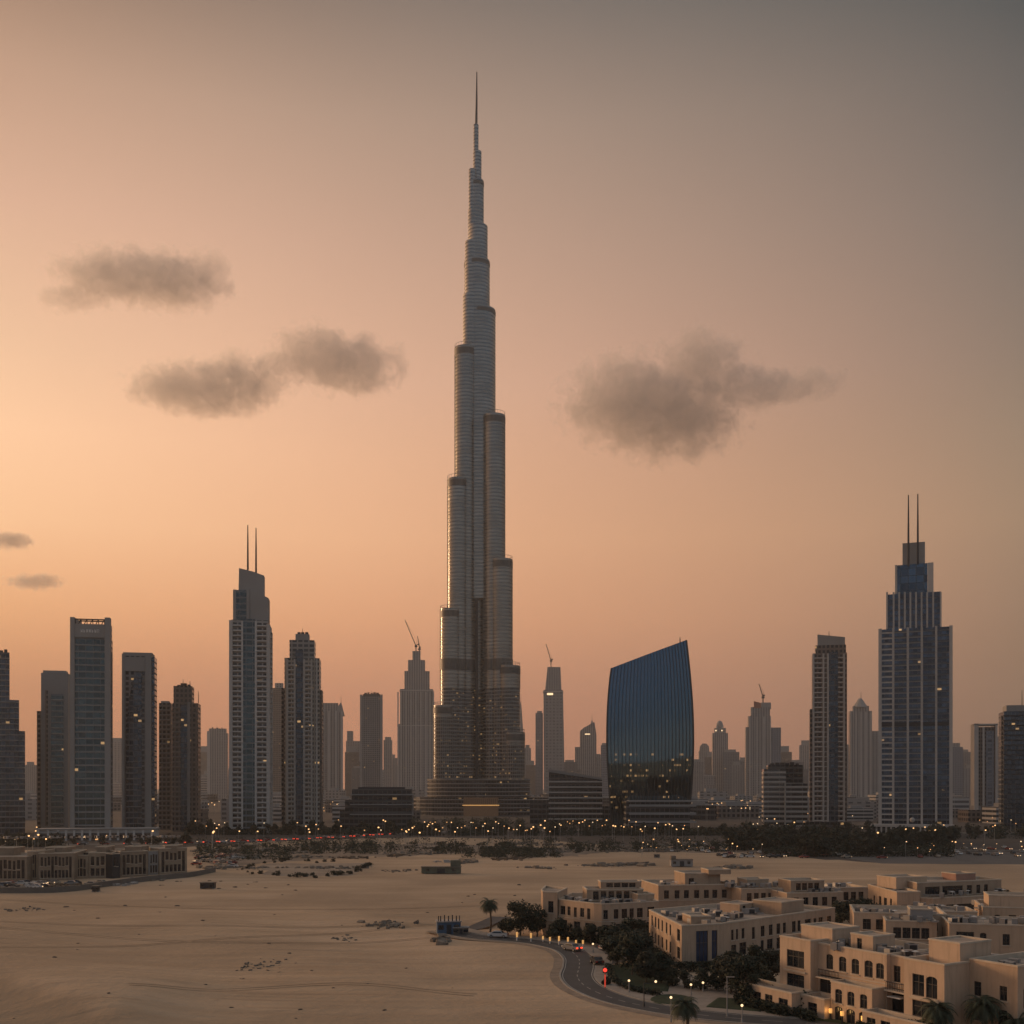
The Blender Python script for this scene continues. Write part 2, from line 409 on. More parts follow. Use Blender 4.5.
# parking court between the first two villas, paved apron and lawns
pk = MB(); pk.face([(*gp(584, 952).xy, .05), (*gp(604, 966).xy, .05), (*gp(640, 958).xy, .05), (*gp(640, 944).xy, .05), (*gp(600, 944).xy, .05)]); tag(pk.build('parking_court', M['worn']), kind='structure')
ap = MB(); ap.face([(*gp(x, y).xy, .045) for x, y in ((604, 968), (609, 982), (626, 992), (660, 1001), (700, 1006), (760, 1011), (830, 1015), (900, 1030), (910, 1000), (790, 985), (700, 978), (650, 960))]); tag(ap.build('paved_apron', M['pave']), kind='structure')
def lawn(pts, label=None):
    g = MB(); P = [gp(x, y) for x, y in pts]; c = sum(P, Vector())/len(P); n = len(P)
    for i in range(n):
        a, b = P[i], P[(i+1) % n]; a2, b2 = a.lerp(c, .12), b.lerp(c, .12)
        g.face([(*a.xy, .05), (*b.xy, .05), (*b2.xy, .22), (*a2.xy, .22)])
    g.face([(*p.lerp(c, .12).xy, .22) for p in P])
    return tag(g.build('lawn', M['lawn']), kind='stuff')
lawn([(671+22*math.cos(R(a)), 1000+5.2*math.sin(R(a))) for a in range(0, -360, -20)][::-1])
lawn([(704, 1008), (718, 998), (758, 1000), (762, 1013)][::-1])
lawn([(752, 1001), (765, 1014), (858, 1026), (850, 1010), (800, 1002)][::-1])
lawn([(604, 966), (612, 979), (640, 990), (668, 992), (672, 978), (640, 962)][::-1])
# highway in front of the towers
HW = spline([(-520, 640), (-330, 622), (-200, 640), (-130, 690), (-75, 770), (-30, 812), (60, 822), (170, 812), (330, 780), (560, 760)])
ribbon('highway', HW, -9, 9, .010, M['worn'])
for d in (-4.2, 0, 4.2): ribbon('lane_line', HW, d-.25, d+.25, .016, M['paint'])
HW2 = spline([(60, 560), (140, 610), (240, 575), (420, 560)])
ribbon('access_road', HW2, -6, 6, .010, M['worn'])
sp_ = MB(); sp_.face([(160, 476, .012), (236, 469, .012), (258, 510, .012), (300, 540, .012), (300, 560, .012), (150, 552, .012)]); tag(sp_.build('car_park', M['worn']), kind='structure')

# tyre tracks wandering over the sand
for pts in (((-130, 262), (-60, 236), (-10, 250)), ((-120, 215), (-70, 238), (-30, 262), (10, 300), (60, 360)), ((-160, 330), (-80, 300), (0, 310), (90, 330)), ((-180, 290), (-90, 262), (-28, 268), (20, 288)), ((-60, 172), (-30, 185), (-6, 178))):
    P_ = spline(pts, 16)
    for w_ in (-.85, .85):
        A_, B_ = offs(P_, w_-.2), offs(P_, w_+.2); g = MB()
        for i in range(len(P_)-1): g.face([(p.x, p.y, dune(p.x, p.y)+.05) for p in (A_[i+1], A_[i], B_[i], B_[i+1])])
        tag(g.build('tyre_track', mat('pressed_sand', (.39, .27, .172), .95, var=.3, vs=.05)), kind='structure')

# rough, dirtier ground in the far strip
def patch(name, pts, z, m_, seed):
    r_ = random.Random(seed); P = [gp(x, y) for x, y in pts]; out = []
    for p, q_ in zip(P, P[1:]+P[:1]):
        for k in range(7):
            v = p.lerp(q_, k/7); out.append((v.x+r_.gauss(0, 1.6), v.y+r_.gauss(0, 4.0 if k else 0), z))
    g = MB(); g.face(out); return tag(g.build(name, m_), kind='structure')
GRIT = mat('grey_grit', (.25, .195, .145), .95, var=.45, vs=.06); ROUGH = mat('rough_soil', (.20, .15, .108), .95, var=.6, vs=.05)
patch('bare_plot', ((268, 863), (366, 863), (371, 867), (345, 875.5), (262, 875)), .010, GRIT, 1)
patch('rough_ground', ((190, 856), (230, 848), (330, 845), (430, 843), (520, 847), (470, 853), (400, 856), (330, 859), (270, 862), (225, 868)), .006, ROUGH, 2)
patch('rough_ground', ((462, 853), (520, 849), (580, 846), (640, 849), (600, 852), (560, 857), (500, 858)), .006, ROUGH, 3)
patch('rough_ground', ((610, 846), (690, 841), (740, 846), (760, 853), (700, 853), (650, 851)), .006, ROUGH, 4)
# ------------------------------------------------------------------ towers
class TW:
    """a tower laid out from picture columns/rows at distance D, turned partly towards the camera; far ones stand deep in the haze"""
    def __init__(s, name, label, D, xc, cat='skyscraper', group=None, face=.62):
        if D >= 1150 and face is not None: D *= 1.75
        k = (xc-HX)/F; s.k0 = k; s.D = D; s.s = D/F; s.xc = xc
        rz = -math.atan(k)*(face or 0); s.c, s.sn = math.cos(rz), math.sin(rz)
        s.o = empty(name, (k*D, D, 0), label, cat, group, rz)
    def x(s, px, yo=0.0):
        k = (px-HX)/F; return (k*(s.D+yo*s.c)-s.k0*s.D+yo*s.sn)/(s.c-k*s.sn)
    def z(s, py, px=None, yo=0.0):
        D = s.D if px is None else s.D+s.x(px, yo)*s.sn+yo*s.c
        return H+(HY-py)*D/F
    def box(s, part, x0, x1, yt, yo, dep, m_, yb=None):
        xm = (x0+x1)/2
        return MB().box(s.x(x0, yo), s.x(x1, yo), yo, yo+dep, 0 if yb is None else s.z(yb, xm, yo), s.z(yt, xm, yo)).build(part, m_, s.o)
    def slope(s, part, pts, yo, dep, m_):
        """solid with the given front outline (picture points, clockwise from bottom left)"""
        g = MB(); P = [(s.x(x, yo), s.z(y, x, yo) if y is not None else 0) for x, y in pts]; n = len(P); i = len(g.v)
        g.v += [(x, yo, z) for x, z in P]+[(x, yo+dep, z) for x, z in P]
        g.f.append(tuple(range(n))[::-1]); g.f.append(tuple(range(n, 2*n))); g.mi += [0, 0]
        for k in range(n): g.f.append((k, (k+1) % n, n+(k+1) % n, n+k)); g.mi.append(0)
        return g.build(part, m_, s.o)
    def slabs(s, x0, x1, yt, yb, fh, yo, dep, m_, th=.5, part='floor_slabs'):
        """comb of floor slabs joined by the wall behind them: one piece"""
        xm = (x0+x1)/2; z = s.z(yb, xm, yo) if yb is not None else 4.0; ztop = s.z(yt, xm, yo); a, b = s.x(x0, yo), s.x(x1, yo); yi = yo+dep*.55
        prof = [(yi, max(0, z-1))]; teeth = []
        while z < ztop:
            k = len(prof); prof += [(yi, z), (yo, z), (yo, z+th), (yi, z+th)]; teeth.append(k); z += fh
        prof += [(yo+dep, prof[-1][1]), (yo+dep, prof[0][1])]; n = len(prof); g = MB()
        g.v = [(a, y, z_) for y, z_ in prof]+[(b, y, z_) for y, z_ in prof]
        for i in range(n): g.f.append((i, n+i, n+(i+1) % n, (i+1) % n))
        for k in teeth: g.f.append((k, k+1, k+2, k+3)); g.f.append((n+k+3, n+k+2, n+k+1, n+k))
        g.mi = [0]*len(g.f)
        return g.build(part, m_, s.o)
    def piers(s, xs_, wpx, yt, yo, dep, m_, part='pier', yb=None):
        for x in xs_: s.box(part, x-wpx/2, x+wpx/2, yt, yo, dep, m_, yb)
    def mast(s, px, y0, y1, yo, r, m_=None, part='mast'):
        x = s.x(px, yo); a, m, b = (s.z(y, px, yo) for y in (y0, (y0+y1)/2, y1))
        return MB().tube([(x, yo, a), (x, yo, m), (x, yo, b)], [r, r*.8, r*.45], 6).build(part, m_ or M['dark'], s.o)
    def gear(s, x0, x1, yt, yo, n, seed=0, h=4):
        """plant boxes standing on the roof"""
        r = random.Random(seed); a, b = s.x(x0, yo), s.x(x1, yo); zt = s.z(yt, (x0+x1)/2, yo); st = (b-a)/n
        for i in range(n):
            w_ = min(st*.42, r.uniform(1, 3.2)); cx = a+st*(i+.5); y0 = yo+r.uniform(1, 6); hh = r.uniform(.4, 1)*h
            MB().box(cx-w_, cx+w_, y0, y0+3, zt-.2, zt+hh).build('roof_plant', M['dark'], s.o)
        MB().tube([((a+b)/2, yo+.6, zt), ((a+b)/2, yo+.6, zt+h*1.7)], [.25, .15], 5).build('antenna', M['dark'], s.o)

fT = lambda n, wall, glass, **k: facade(n, wall, glass, **k)
STEEL = (.30, .29, .28)
G_DARK, G_BLUE, G_TEAL, G_BROWN = (.05, .06, .075), (.07, .11, .16), (.07, .13, .16), (.07, .06, .055)
fa_blue = fT('glass_ribbon_facade', (.15, .165, .175), (.045, .088, .112), gvar=.6, fh=4.2, bw=4.4, zr=(.2, .92), ur=(.04, .96), lit=.03, gmetal=.85, lits=.9)
fa_dark = fT('dark_glass_facade', (.075, .08, .09), (.045, .075, .11), fh=3.8, bw=2.8, zr=(.22, .9), ur=(.08, .92), lit=.02, gmetal=.7)
fa_bal = fT('balcony_facade', (.30, .275, .25), (.04, .052, .065), fh=3.5, bw=4.2, zr=(.3, .88), ur=(.12, .88), lit=.02, gmetal=.5)
fa_grey = fT('grey_panel_facade', (.18, .172, .168), (.04, .052, .065), fh=3.6, bw=3.4, zr=(.25, .85), ur=(.25, .8), lit=.015, gmetal=.5)
fa_brown = fT('brown_panel_facade', (.17, .13, .105), (.035, .035, .038), fh=3.6, bw=3.0, zr=(.28, .85), ur=(.22, .8), lit=.02, gmetal=.5)
fa_ribs = fT('ribbed_facade', (.30, .27, .25), (.08, .085, .09), fh=3.8, bw=5.5, zr=(.2, .9), ur=(.45, .95), lit=.01, gmetal=.4)
fa_far = fT('far_panel_facade', (.27, .245, .225), (.10, .10, .105), fh=4, bw=6, zr=(.3, .8), ur=(.3, .8), lit=.012, gmetal=.3)
fa_office = fT('office_ribbon_facade', (.40, .365, .335), (.06, .07, .08), fh=4.0, bw=9, zr=(.3, .82), ur=(.01, .99), lit=.02, gmetal=.5)
fa_pod = fT('podium_facade', (.075, .07, .066), (.024, .03, .038), fh=4.4, bw=3.6, zr=(.2, .8), ur=(.06, .94), lit=.05, gmetal=.5, lits=.8)

# --- left group
t = TW('tower', 'dark stepped apartment tower cut by the left edge of the photo', 760, 8, face=1)
t.box('shaft', -14, 9.5, 652, 6, 22, fa_dark); t.box('wing', 9.6, 19, 700, 4, 20, fa_dark); t.box('wing', 19.1, 25, 731, 2.5, 20, fa_dark)
t.slabs(-14, 9.6, 655, None, 3.8, 5.6, 10, M['conc'], .6); t.slabs(9.6, 19.2, 702, None, 3.8, 3.6, 10, M['conc'], .6); t.slabs(19.2, 25.2, 733, None, 3.8, 2.1, 8, M['conc'], .6)
t.gear(-10, 8, 652, 8, 4, 1)

t = TW('tower', 'flat topped glass tower with low left shoulder beside the dark stepped tower', 815, 52)
t.box('shaft', 41, 68, 673, 4, 20, M['conc']); t.box('shoulder', 36.8, 40.8, 711, 3, 18, fa_brown)
t.box('glass_wall', 51, 63.5, 694, 3.4, 2, fa_blue, 826); t.box('pier', 45, 48, 690, 3.3, 3, fa_brown, 826); t.box('roof_block', 43, 66, 670.5, 8, 10, M['conc'], 675)
t.slabs(51.2, 63.3, 697, 824, 4.2, 3.0, 1, M['slab'], .35)

t = TW('tower', 'tall blue glass tower framed by grey piers with open truss on its roof', 690, 90, face=.5)
t.box('shaft', 72, 108, 637, 3, 17, fa_dark)
t.box('glass_wall', 74.5, 104.5, 637.5, 1.6, 1.3, fa_blue, 827)
t.box('corner_pier', 70, 74.4, 617, 0, 20, M['conc']); t.box('corner_pier', 104.6, 109.8, 617.5, 0, 5, M['conc']); t.box('corner_pier', 104.7, 109.7, 619, 15.5, 5, M['conc'])
t.box('side_glass', 108.1, 109.3, 624, 5.1, 10.3, fa_dark)
t.box('header', 74.5, 104.5, 624, .6, 2.2, M['conc'], 637.3)
t.slabs(74.6, 104.4, 641, 826, 4.2, 1.15, 1.5, M['conc'], .55)
g = MB()
for i in range(11):
    x0 = t.x(75+i*2.9); g.tube([(x0, 2, t.z(623.8)), (x0+(1.6 if i % 2 else -.2), 2, t.z(618.6))], [.28, .28], 5)
g.tube([(t.x(74), 2, t.z(619)), (t.x(105), 2, t.z(619))], [.45, .45], 6); g.tube([(t.x(74), 14, t.z(618)), (t.x(105), 14, t.z(618))], [.45, .45], 6)
g.build('roof_truss', M['dark'], t.o)
g = MB(); r = random.Random(3)
for i in range(7):                                  # illegible letters: bare strokes as they read from here
    cx = t.x(81.5+i*2.75)
    g.box(cx-.55, cx-.3, .32, .58, t.z(632.5), t.z(629)); 
    if i % 3 != 1: g.box(cx+.3, cx+.55, .32, .58, t.z(632.5), t.z(629))
    g.box(cx-.28, cx+.28, .32, .58, t.z(r.choice((630.6, 629.6, 632.4))), t.z(r.choice((630.6, 629.6, 632.4)))+.22)
g.build('sign', M['white'], t.o)
t.box('podium', 36, 156, 829, -16, 14, M['conc2']); t.slabs(35, 157, 828, 829.5, 50, -17, 16, M['conc'], .6, 'cornice')
t.piers([38, 48, 58, 66, 74, 82, 90, 98, 110, 118, 126, 134, 143, 152], 2.2, 830, -16.9, .8, M['slab'])
t.box('shopfront', 40, 150, 833, -16.3, .2, fa_pod, 846)

t = TW('tower', 'square shouldered tower with a curved dark glass panel on its front', 745, 140)
t.box('shaft', 122, 150, 656, 3, 20, fa_grey); t.box('roof_block', 123, 152, 652.5, 4, 16, M['conc'], 657)
t.box('pier', 121.8, 124.4, 653.5, 2, 4, M['conc']); t.box('pier', 145.2, 151, 653.3, 2, 4, M['conc'])
t.box('header', 124.5, 145, 657, 2.3, 2, M['conc'], 671)
g = MB(); n = 12; pts = [(t.x(126, 1.5), 0)]+[(t.x(126+13.5*(1-math.cos(k/n*math.pi/2))), t.z(745-73*math.sin(k/n*math.pi/2))) for k in range(n+1)]+[(t.x(141.5, 1.5), t.z(672)), (t.x(141.5, 1.5), 0)]
g.face([(x, 1.5, z) for x, z in pts[::-1]])
for a, b in zip(pts, pts[1:]): g.face([(a[0], 1.5, a[1]), (b[0], 1.5, b[1]), (b[0], 3.2, b[1]), (a[0], 3.2, a[1])])
g.build('curved_glass', fa_dark, t.o)
t.box('side_glass', 151.2, 154.6, 657, 5, 14, fa_dark)
t.slabs(126, 141.4, 760, None, 3.8, 1.2, 1, M['conc'], .3)

t = TW('tower', 'slim brown apartment slab between the curved glass tower and its brown neighbour', 830, 165)
t.box('shaft', 159, 171, 703, 0, 18, fa_brown); t.slabs(158.8, 171, 706, None, 3.6, -.5, 6, M['conc'], .5); t.box('roof_block', 161, 169, 701, 4, 8, M['conc'], 704)
t = TW('tower', 'brown apartment tower with plant room and thin roof antennas', 800, 186)
t.box('shaft', 172.5, 198, 703, 2, 20, fa_brown); t.box('roof_block', 173.5, 192, 686, 4, 15, fa_brown, 705); t.box('glass_bay', 181, 187, 705, 1.2, 1.5, fa_dark)
t.slabs(172.3, 180.5, 706, None, 3.6, 1.3, 5, M['conc'], .5); t.gear(176, 190, 686, 6, 4, 2, 3); t.mast(190, 686, 681, 8, .3); t.mast(198.5, 703, 691, 8, .3)
t.box('pier', 187.3, 190, 702, 1, 3, M['conc'])
t = TW('tower', 'hazy grey tower alone in the gap left of the two masts', 1500, 218)
t.box('shaft', 207.5, 227.5, 733, 2, 26, fa_ribs); t.box('crown', 209, 226, 728.5, 4, 20, fa_ribs, 735); t.box('pier', 207, 210, 731, 0, 10, M['conc2']); t.gear(210, 224, 728.5, 6, 3, 3, 5)

# --- the twin mast tower on the left
t = TW('tower', 'tall slim tower on the left with twin masts above a stepped crown', 760, 250)
t.box('shaft', 231, 268, 620, 3, 22, fa_bal)
t.box('corner_pier', 229, 232.5, 620, 1, 6, M['conc2']); t.box('pier', 241.2, 243, 621, 1, 3, M['slab']); t.box('pier', 254.8, 256.8, 621, 1, 3, M['slab'])
t.box('glass_strip', 243, 254.8, 619, 1.6, 2, fa_blue); t.box('corner_pier', 266.4, 269.6, 624, 1, 22, M['conc2'])
t.slabs(232.4, 241.2, 622, None, 3.5, 1.4, 3, M['slab'], .9, 'balconies'); t.slabs(256.8, 266.4, 625, None, 3.5, 1.4, 3, M['slab'], .9, 'balconies')
t.slabs(268, 271.8, 628, None, 3.5, 8, 9, M['slab'], .7, 'balconies')
t.box('crown', 233.5, 249, 590, 4, 14, fa_blue, 621); t.slope('crown_wall', [(249.2, 621), (249.2, 589), (268.5, 598), (268.5, 621)], 4.4, 13, M['conc'])
t.box('pier', 233, 236, 589.5, 3.6, 3, M['conc'], 621); t.box('pier', 246.6, 249, 589, 3.5, 3, M['conc'], 621)
t.slope('crown_top', [(238.5, 592), (239, 568), (253, 571.5), (264, 575.5), (264, 597)], 7, 8, M['conc'])
t.mast(247.8, 570, 525, 9, .75); t.mast(256, 573, 528, 12, .75)

fa_cream = fT('cream_balcony_facade', (.40, .345, .285), (.045, .05, .055), fh=3.5, bw=4.2, zr=(.3, .88), ur=(.12, .88), lit=.02, gmetal=.5)
t = TW('tower', 'pale apartment tower with a stepped top right of the left twin mast tower', 820, 303)
t.box('shaft', 284.5, 319.5, 658, 2, 22, fa_cream); t.box('tier', 289.5, 314.5, 640, 5, 16, fa_bal, 660); t.box('roof_block', 295.5, 309, 634, 8, 8, M['conc'], 642)
t.box('wing', 281.5, 284.4, 688, 4, 18, fa_brown); t.box('wing', 319.6, 322, 690, 5, 16, fa_brown)
t.box('glass_strip', 295.5, 303, 650, .8, 2, fa_dark, 824); t.piers([287.2, 294.6, 304, 311.5, 316.6], 1.8, 659, .2, 3, M['conc2'])
t.slabs(288, 294, 662, None, 3.5, .7, 3, M['slab'], .9, 'balconies'); t.slabs(304.8, 311, 662, None, 3.5, .7, 3, M['slab'], .9, 'balconies'); t.gear(297, 308, 634, 9, 3, 4, 2.5)
t = TW('tower', 'hazy brown tower half hidden behind the left twin mast tower', 1200, 278)
t.box('shaft', 272, 285, 688, 0, 24, fa_brown); t.box('tier', 275, 283, 683, 4, 14, fa_ribs, 690)
t = TW('tower', 'grey ribbed tower with gabled top and small finial', 1280, 332)
t.box('shaft', 321, 342, 712, 2, 28, fa_ribs); t.box('tier', 323, 338, 703, 4, 20, fa_ribs, 714); t.slope('gable', [(337, 716), (337, 708), (341, 702), (344.5, 716)], 3, 14, M['conc'])
t.piers([322, 329, 336, 342], 1.8, 711, 0, 4, M['conc2']); t.mast(341, 703, 696, 8, .5)
t = TW('tower', 'squat hazy block between the gabled tower and the plain slab tower', 1600, 353)
t.box('shaft', 346, 360, 741, 0, 28, fa_far); t.box('tier', 347, 353, 731, 4, 14, fa_far, 743)
t = TW('tower', 'plain flat topped slab tower standing alone left of the stepped spire tower', 1150, 371)
t.box('shaft', 360.5, 382, 696, 2, 24, fa_grey); t.box('corner_pier', 360, 362.4, 694.5, 1, 4, M['conc']); t.box('corner_pier', 380.4, 382.6, 694.5, 1, 4, M['conc']); t.box('roof_block', 363, 380, 694, 4, 14, M['dark'], 698)
t.gear(364, 379, 694, 6, 5, 6, 4)
t = TW('tower', 'narrow hazy slab just right of the plain flat topped slab tower', 1800, 388)
t.box('shaft', 383.5, 392, 740, 0, 26, fa_far); t.box('tier', 385, 391, 737, 4, 14, fa_far, 742)

t = TW('tower', 'symmetrical stepped tower under construction left of the tallest spire', 1450, 415)
for part, a, b, y, yo, d in (('tier', 397.5, 434, 724, 0, 40), ('tier', 400, 433, 689, 3, 34), ('tier', 404.5, 429.5, 671, 7, 26), ('tier', 408, 425, 660, 10, 20), ('crown', 412.5, 420.5, 651, 13, 12)):
    t.box(part, a, b, y, yo, d, fa_ribs)
t.piers([398, 401, 406, 411, 416, 421, 426, 430, 433.5], 1.2, 692, -.6, 3, M['conc2'])
t.slabs(399.5, 433.5, 689.5, 691, 60, 2, 36, M['conc2'], 2, 'cornice'); t.slabs(397, 434.5, 724.5, 726, 60, -1, 42, M['conc2'], 2, 'cornice')

t = TW('low_building', 'dark layered low building at the left foot of the tallest spire', 830, 382, 'building')
t.box('hall', 352, 412, 789, 2, 24, fa_pod); t.box('wing', 345, 352, 800, 4, 20, fa_pod); t.box('wing', 340, 345, 810, 6, 18, fa_pod); t.slabs(350, 413, 789, 815, 7.5, .5, 27, M['conc'], .8); t.box('roof_block', 358, 405, 787, 8, 12, M['dark'], 790)

# --- the tallest spire
D0 = 1262.0
t = TW('supertall_tower', 'tallest tower, a steel grey stepped spire of rounded tubes tapering to a needle', D0, 477, face=None)
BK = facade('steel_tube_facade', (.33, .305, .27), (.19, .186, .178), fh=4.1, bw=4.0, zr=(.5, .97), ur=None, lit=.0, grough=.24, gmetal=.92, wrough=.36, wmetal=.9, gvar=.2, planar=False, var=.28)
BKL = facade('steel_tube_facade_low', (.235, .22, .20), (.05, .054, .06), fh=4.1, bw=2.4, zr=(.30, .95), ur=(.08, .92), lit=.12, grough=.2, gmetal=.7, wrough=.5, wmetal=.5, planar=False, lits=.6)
MECH = mat('mechanical_louvre', (.11, .10, .09), .5, .5, var=.2, vs=.3)
FIN = mat('dull_steel_fin', (.33, .305, .27), .4, .85)
def zz(py): return H+(HY-py)*D0/F
k_ = D0/F
zlow = zz(690)
def tube_part(name, cx, cy, r, top, low=True, ring=True):
    zlow_ = min(zlow, top-14)
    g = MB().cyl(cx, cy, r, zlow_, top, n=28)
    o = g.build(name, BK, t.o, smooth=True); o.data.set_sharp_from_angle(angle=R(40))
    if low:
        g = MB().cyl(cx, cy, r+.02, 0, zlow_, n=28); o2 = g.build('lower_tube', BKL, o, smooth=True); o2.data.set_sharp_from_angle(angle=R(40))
    g = MB(); nf = 32
    for q_ in range(nf):
        th = 2*math.pi*(q_+.5)/nf; cc, ss = math.cos(th), math.sin(th); tx, ty = -ss*.12, cc*.12; ro = r+.3
        z0_ = zlow_ if top > zlow+15 else 3
        P4 = [(cx+r*cc-tx, cy+r*ss-ty), (cx+ro*cc-tx, cy+ro*ss-ty), (cx+ro*cc+tx, cy+ro*ss+ty), (cx+r*cc+tx, cy+r*ss+ty)]
        g.face([(*P4[0], z0_), (*P4[1], z0_), (*P4[1], top-.3), (*P4[0], top-.3)]); g.face([(*P4[2], z0_), (*P4[3], z0_), (*P4[3], top-.3), (*P4[2], top-.3)]); g.face([(*P4[1], z0_), (*P4[2], z0_), (*P4[2], top-.3), (*P4[1], top-.3)])
    g.build('fins', FIN, o)
    if ring:
        g = MB().cyl(cx, cy, r+.4, top-9.5, top-2.5, n=28); o3 = g.build('mechanical_band', MECH, o, smooth=True); o3.data.set_sharp_from_angle(angle=R(40))
        g = MB()
        for q_ in range(20):
            th = 2*math.pi*q_/20; g.tube([(cx+(r-.2)*math.cos(th), cy+(r-.2)*math.sin(th), top-.1), (cx+(r-.2)*math.cos(th), cy+(r-.2)*math.sin(th), top+3.4)], [.16, .16], 4)
        g.tube([(cx+(r-.2)*math.cos(2*math.pi*q_/20), cy+(r-.2)*math.sin(2*math.pi*q_/20), top+3.4) for q_ in range(21)], [.22]*21, 4)
        g.build('parapet_screen', M['metal'], o)
    return o
ca, sa = math.cos(R(28)), math.sin(R(28))
def wing(sgn, tiers, r):
    for e, y in tiers:
        L = (e*k_-r)/ca
        tube_part('tube', sgn*L*ca, -L*sa, r, H+(HY-y)*(D0-L*sa-r*.8)/F)
wing(-1, [(42.5, 705), (36, 608), (29, 477), (22, 345)], 12.2)
wing(1, [(47.5, 732), (43, 665), (35.5, 558), (28.2, 413)], 12.4)
for L, y in ((48, 690), (36, 560), (24, 440)): tube_part('tube', 0, L, 12.2, zz(y))
tube_part('core', -.5, 8, 15, zz(352), ring=False)
# dark recess seam between the wings
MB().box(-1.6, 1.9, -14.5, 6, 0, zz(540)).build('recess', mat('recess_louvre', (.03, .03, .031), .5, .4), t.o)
for nm, cx, cy, r, y in (('tube', 480, 3, 16, 310), ('tube', 470.5, -7, 7.5, 298), ('tube', 477, 0, 13.2, 262), ('tube', 472, -6, 7, 245), ('tube', 478, -2, 10, 228), ('tube', 474, -3, 6, 212),
                         ('tube', 477, -1, 7, 182), ('tube', 472.5, -4, 3.8, 172), ('tube', 477.3, 0, 4.3, 152), ('tube', 476, 0, 2.6, 125)):
    g = MB().cyl(t.x(cx), cy, r*k_*.97, zz(600), zz(y), n=28)
    o = g.build(nm, BK, t.o, smooth=True); o.data.set_sharp_from_angle(angle=R(40))
    if y in (310, 262, 182):
        g = MB().cyl(t.x(cx), cy, r*k_*.97+.3, zz(y)-6, zz(y)-2, n=24); o3 = g.build('mechanical_band', MECH, o, smooth=True); o3.data.set_sharp_from_angle(angle=R(40))
MB().tube([(t.x(476.2), 0, zz(127)), (t.x(476.6), 0, zz(100)), (t.x(476.8), 0, zz(72))], [1.5, 1.1, .55], 8).build('needle', M['dark'], t.o)
# refuge-floor belts round the shaft
for y0, y1, a, b in ((672, 661, 441, 519),):
    for sgn, e, r in ((-1, 36, 12.2), (-1, 29, 12.2), (-1, 22, 12.2), (1, 35.5, 12.4), (1, 28.2, 12.4)):
        L = (e*k_-r)/ca; g = MB().cyl(sgn*L*ca, -L*sa, r+.6, zz(y0), zz(y1), n=28); g.build('mechanical_band', MECH, t.o, smooth=True).data.set_sharp_from_angle(angle=R(40))
# fins on the lower wings and podium terraces
def ngon(cx, cy, rx, ry, n=28): return [(cx+rx*math.cos(2*math.pi*i/n), cy+ry*math.sin(2*math.pi*i/n)) for i in range(n)]
for part, x0, x1, y, yo, ry in (('podium', 428, 530, 779, -8, 44), ('podium', 414, 562, 797, -4, 56)):
    cx = t.x((x0+x1)/2); rx = (x1-x0)/2*k_
    o = MB().prism(ngon(cx, yo, rx, ry, 40), 0, zz(y)).build(part, fa_pod, t.o)
    g = MB(); z = 4.4
    while z < zz(y)+1: g.prism(ngon(cx, yo, rx+1, ry+1, 40), z, z+.7); z += 4.4
    g.build('terrace_slabs', M['conc'], o)
o = MB().box(t.x(466), t.x(499), -66, -40, 0, zz(797)).build('entrance_block', mat('glowing_bronze_screen', (.16, .10, .065), .5, .3, emit=(1, .5, .2), es=.02), t.o)  # faint emission puts the warm light on the block into its material
MB().box(t.x(465), t.x(500), -67.5, -66.2, 11.5, 12.4).build('canopy', M['amber'], o)
g = MB()
for i in range(18): g.box(t.x(466.5+i*1.85), t.x(466.9+i*1.85), -66.5, -66.05, 13, zz(798))
g.build('screen_fins', M['dark'], o)

# --- right of the spire
t = TW('tower', 'smooth tapering tower under construction just right of the tallest spire', 1600, 554)
t.slope('shaft', [(544, None), (543.5, 690), (563, 690), (565, None)], 0, 34, fT('plain_clad_facade', (.21, .20, .195), (.16, .155, .155), fh=8, bw=9, zr=(.3, .8), ur=(.3, .8), lit=.003, gmetal=.2))
t.slope('upper_shaft', [(545, 692), (547.5, 667), (560.5, 667), (561.5, 692)], 3, 26, fa_far); t.slabs(543, 563.4, 690.5, 692, 90, -1, 36, M['conc2'], 2, 'cornice')
MB().box(t.x(547), t.x(553), -.6, -.1, t.z(695), t.z(693)).build('sign', M['lampw'], t.o)
t = TW('tower', 'bluish slab tower tucked against the smooth tower under construction', 1700, 539)
t.box('shaft', 535.5, 543, 713, 0, 22, fT('blue_slab_facade', (.16, .17, .19), (.10, .12, .15), fh=4, bw=5, gmetal=.5, lit=.01)); t.box('roof_block', 537, 542, 711, 4, 10, M['conc'], 714)
t = TW('tower', 'needle topped slim tower peeping out from behind the tallest spire', 2000, 521)
t.slope('shaft', [(516, None), (517, 735), (520.5, 702), (521.2, 702), (523.5, 735), (524, None)], 0, 24, fa_far); t.mast(521, 704, 694, 8, .6)
t = TW('tower', 'low hazy stump of a tower right beside the tallest spire base', 1900, 529)
t.box('shaft', 524.5, 531, 748, 0, 24, fa_far); t.box('tier', 525.5, 529.5, 745, 4, 12, fa_far, 750)
t = TW('tower', 'pointed tower with slanting roof and stepped shoulders left of the blue glass building', 1700, 588)
t.slope('shaft', [(580, None), (580, 731), (584, 727.5), (594.5, 722), (596.5, 735), (596.5, None)], 2, 26, fa_ribs); t.slope('peak', [(589.5, 727), (592, 719), (594.5, 727)], 4, 10, M['conc2'])
t.box('wing', 575, 580, 747, 4, 20, fa_far); t.box('wing', 596.6, 600, 754, 5, 18, fa_far); t.mast(592, 721, 714, 8, .6)
MB().box(t.x(585), t.x(590), 1.2, 1.8, t.z(734.6), t.z(733.6)).build('crown_light', M['lampw'], t.o)
t = TW('tower', 'narrow bluish slab right behind the left edge of the blue glass building', 1450, 605)
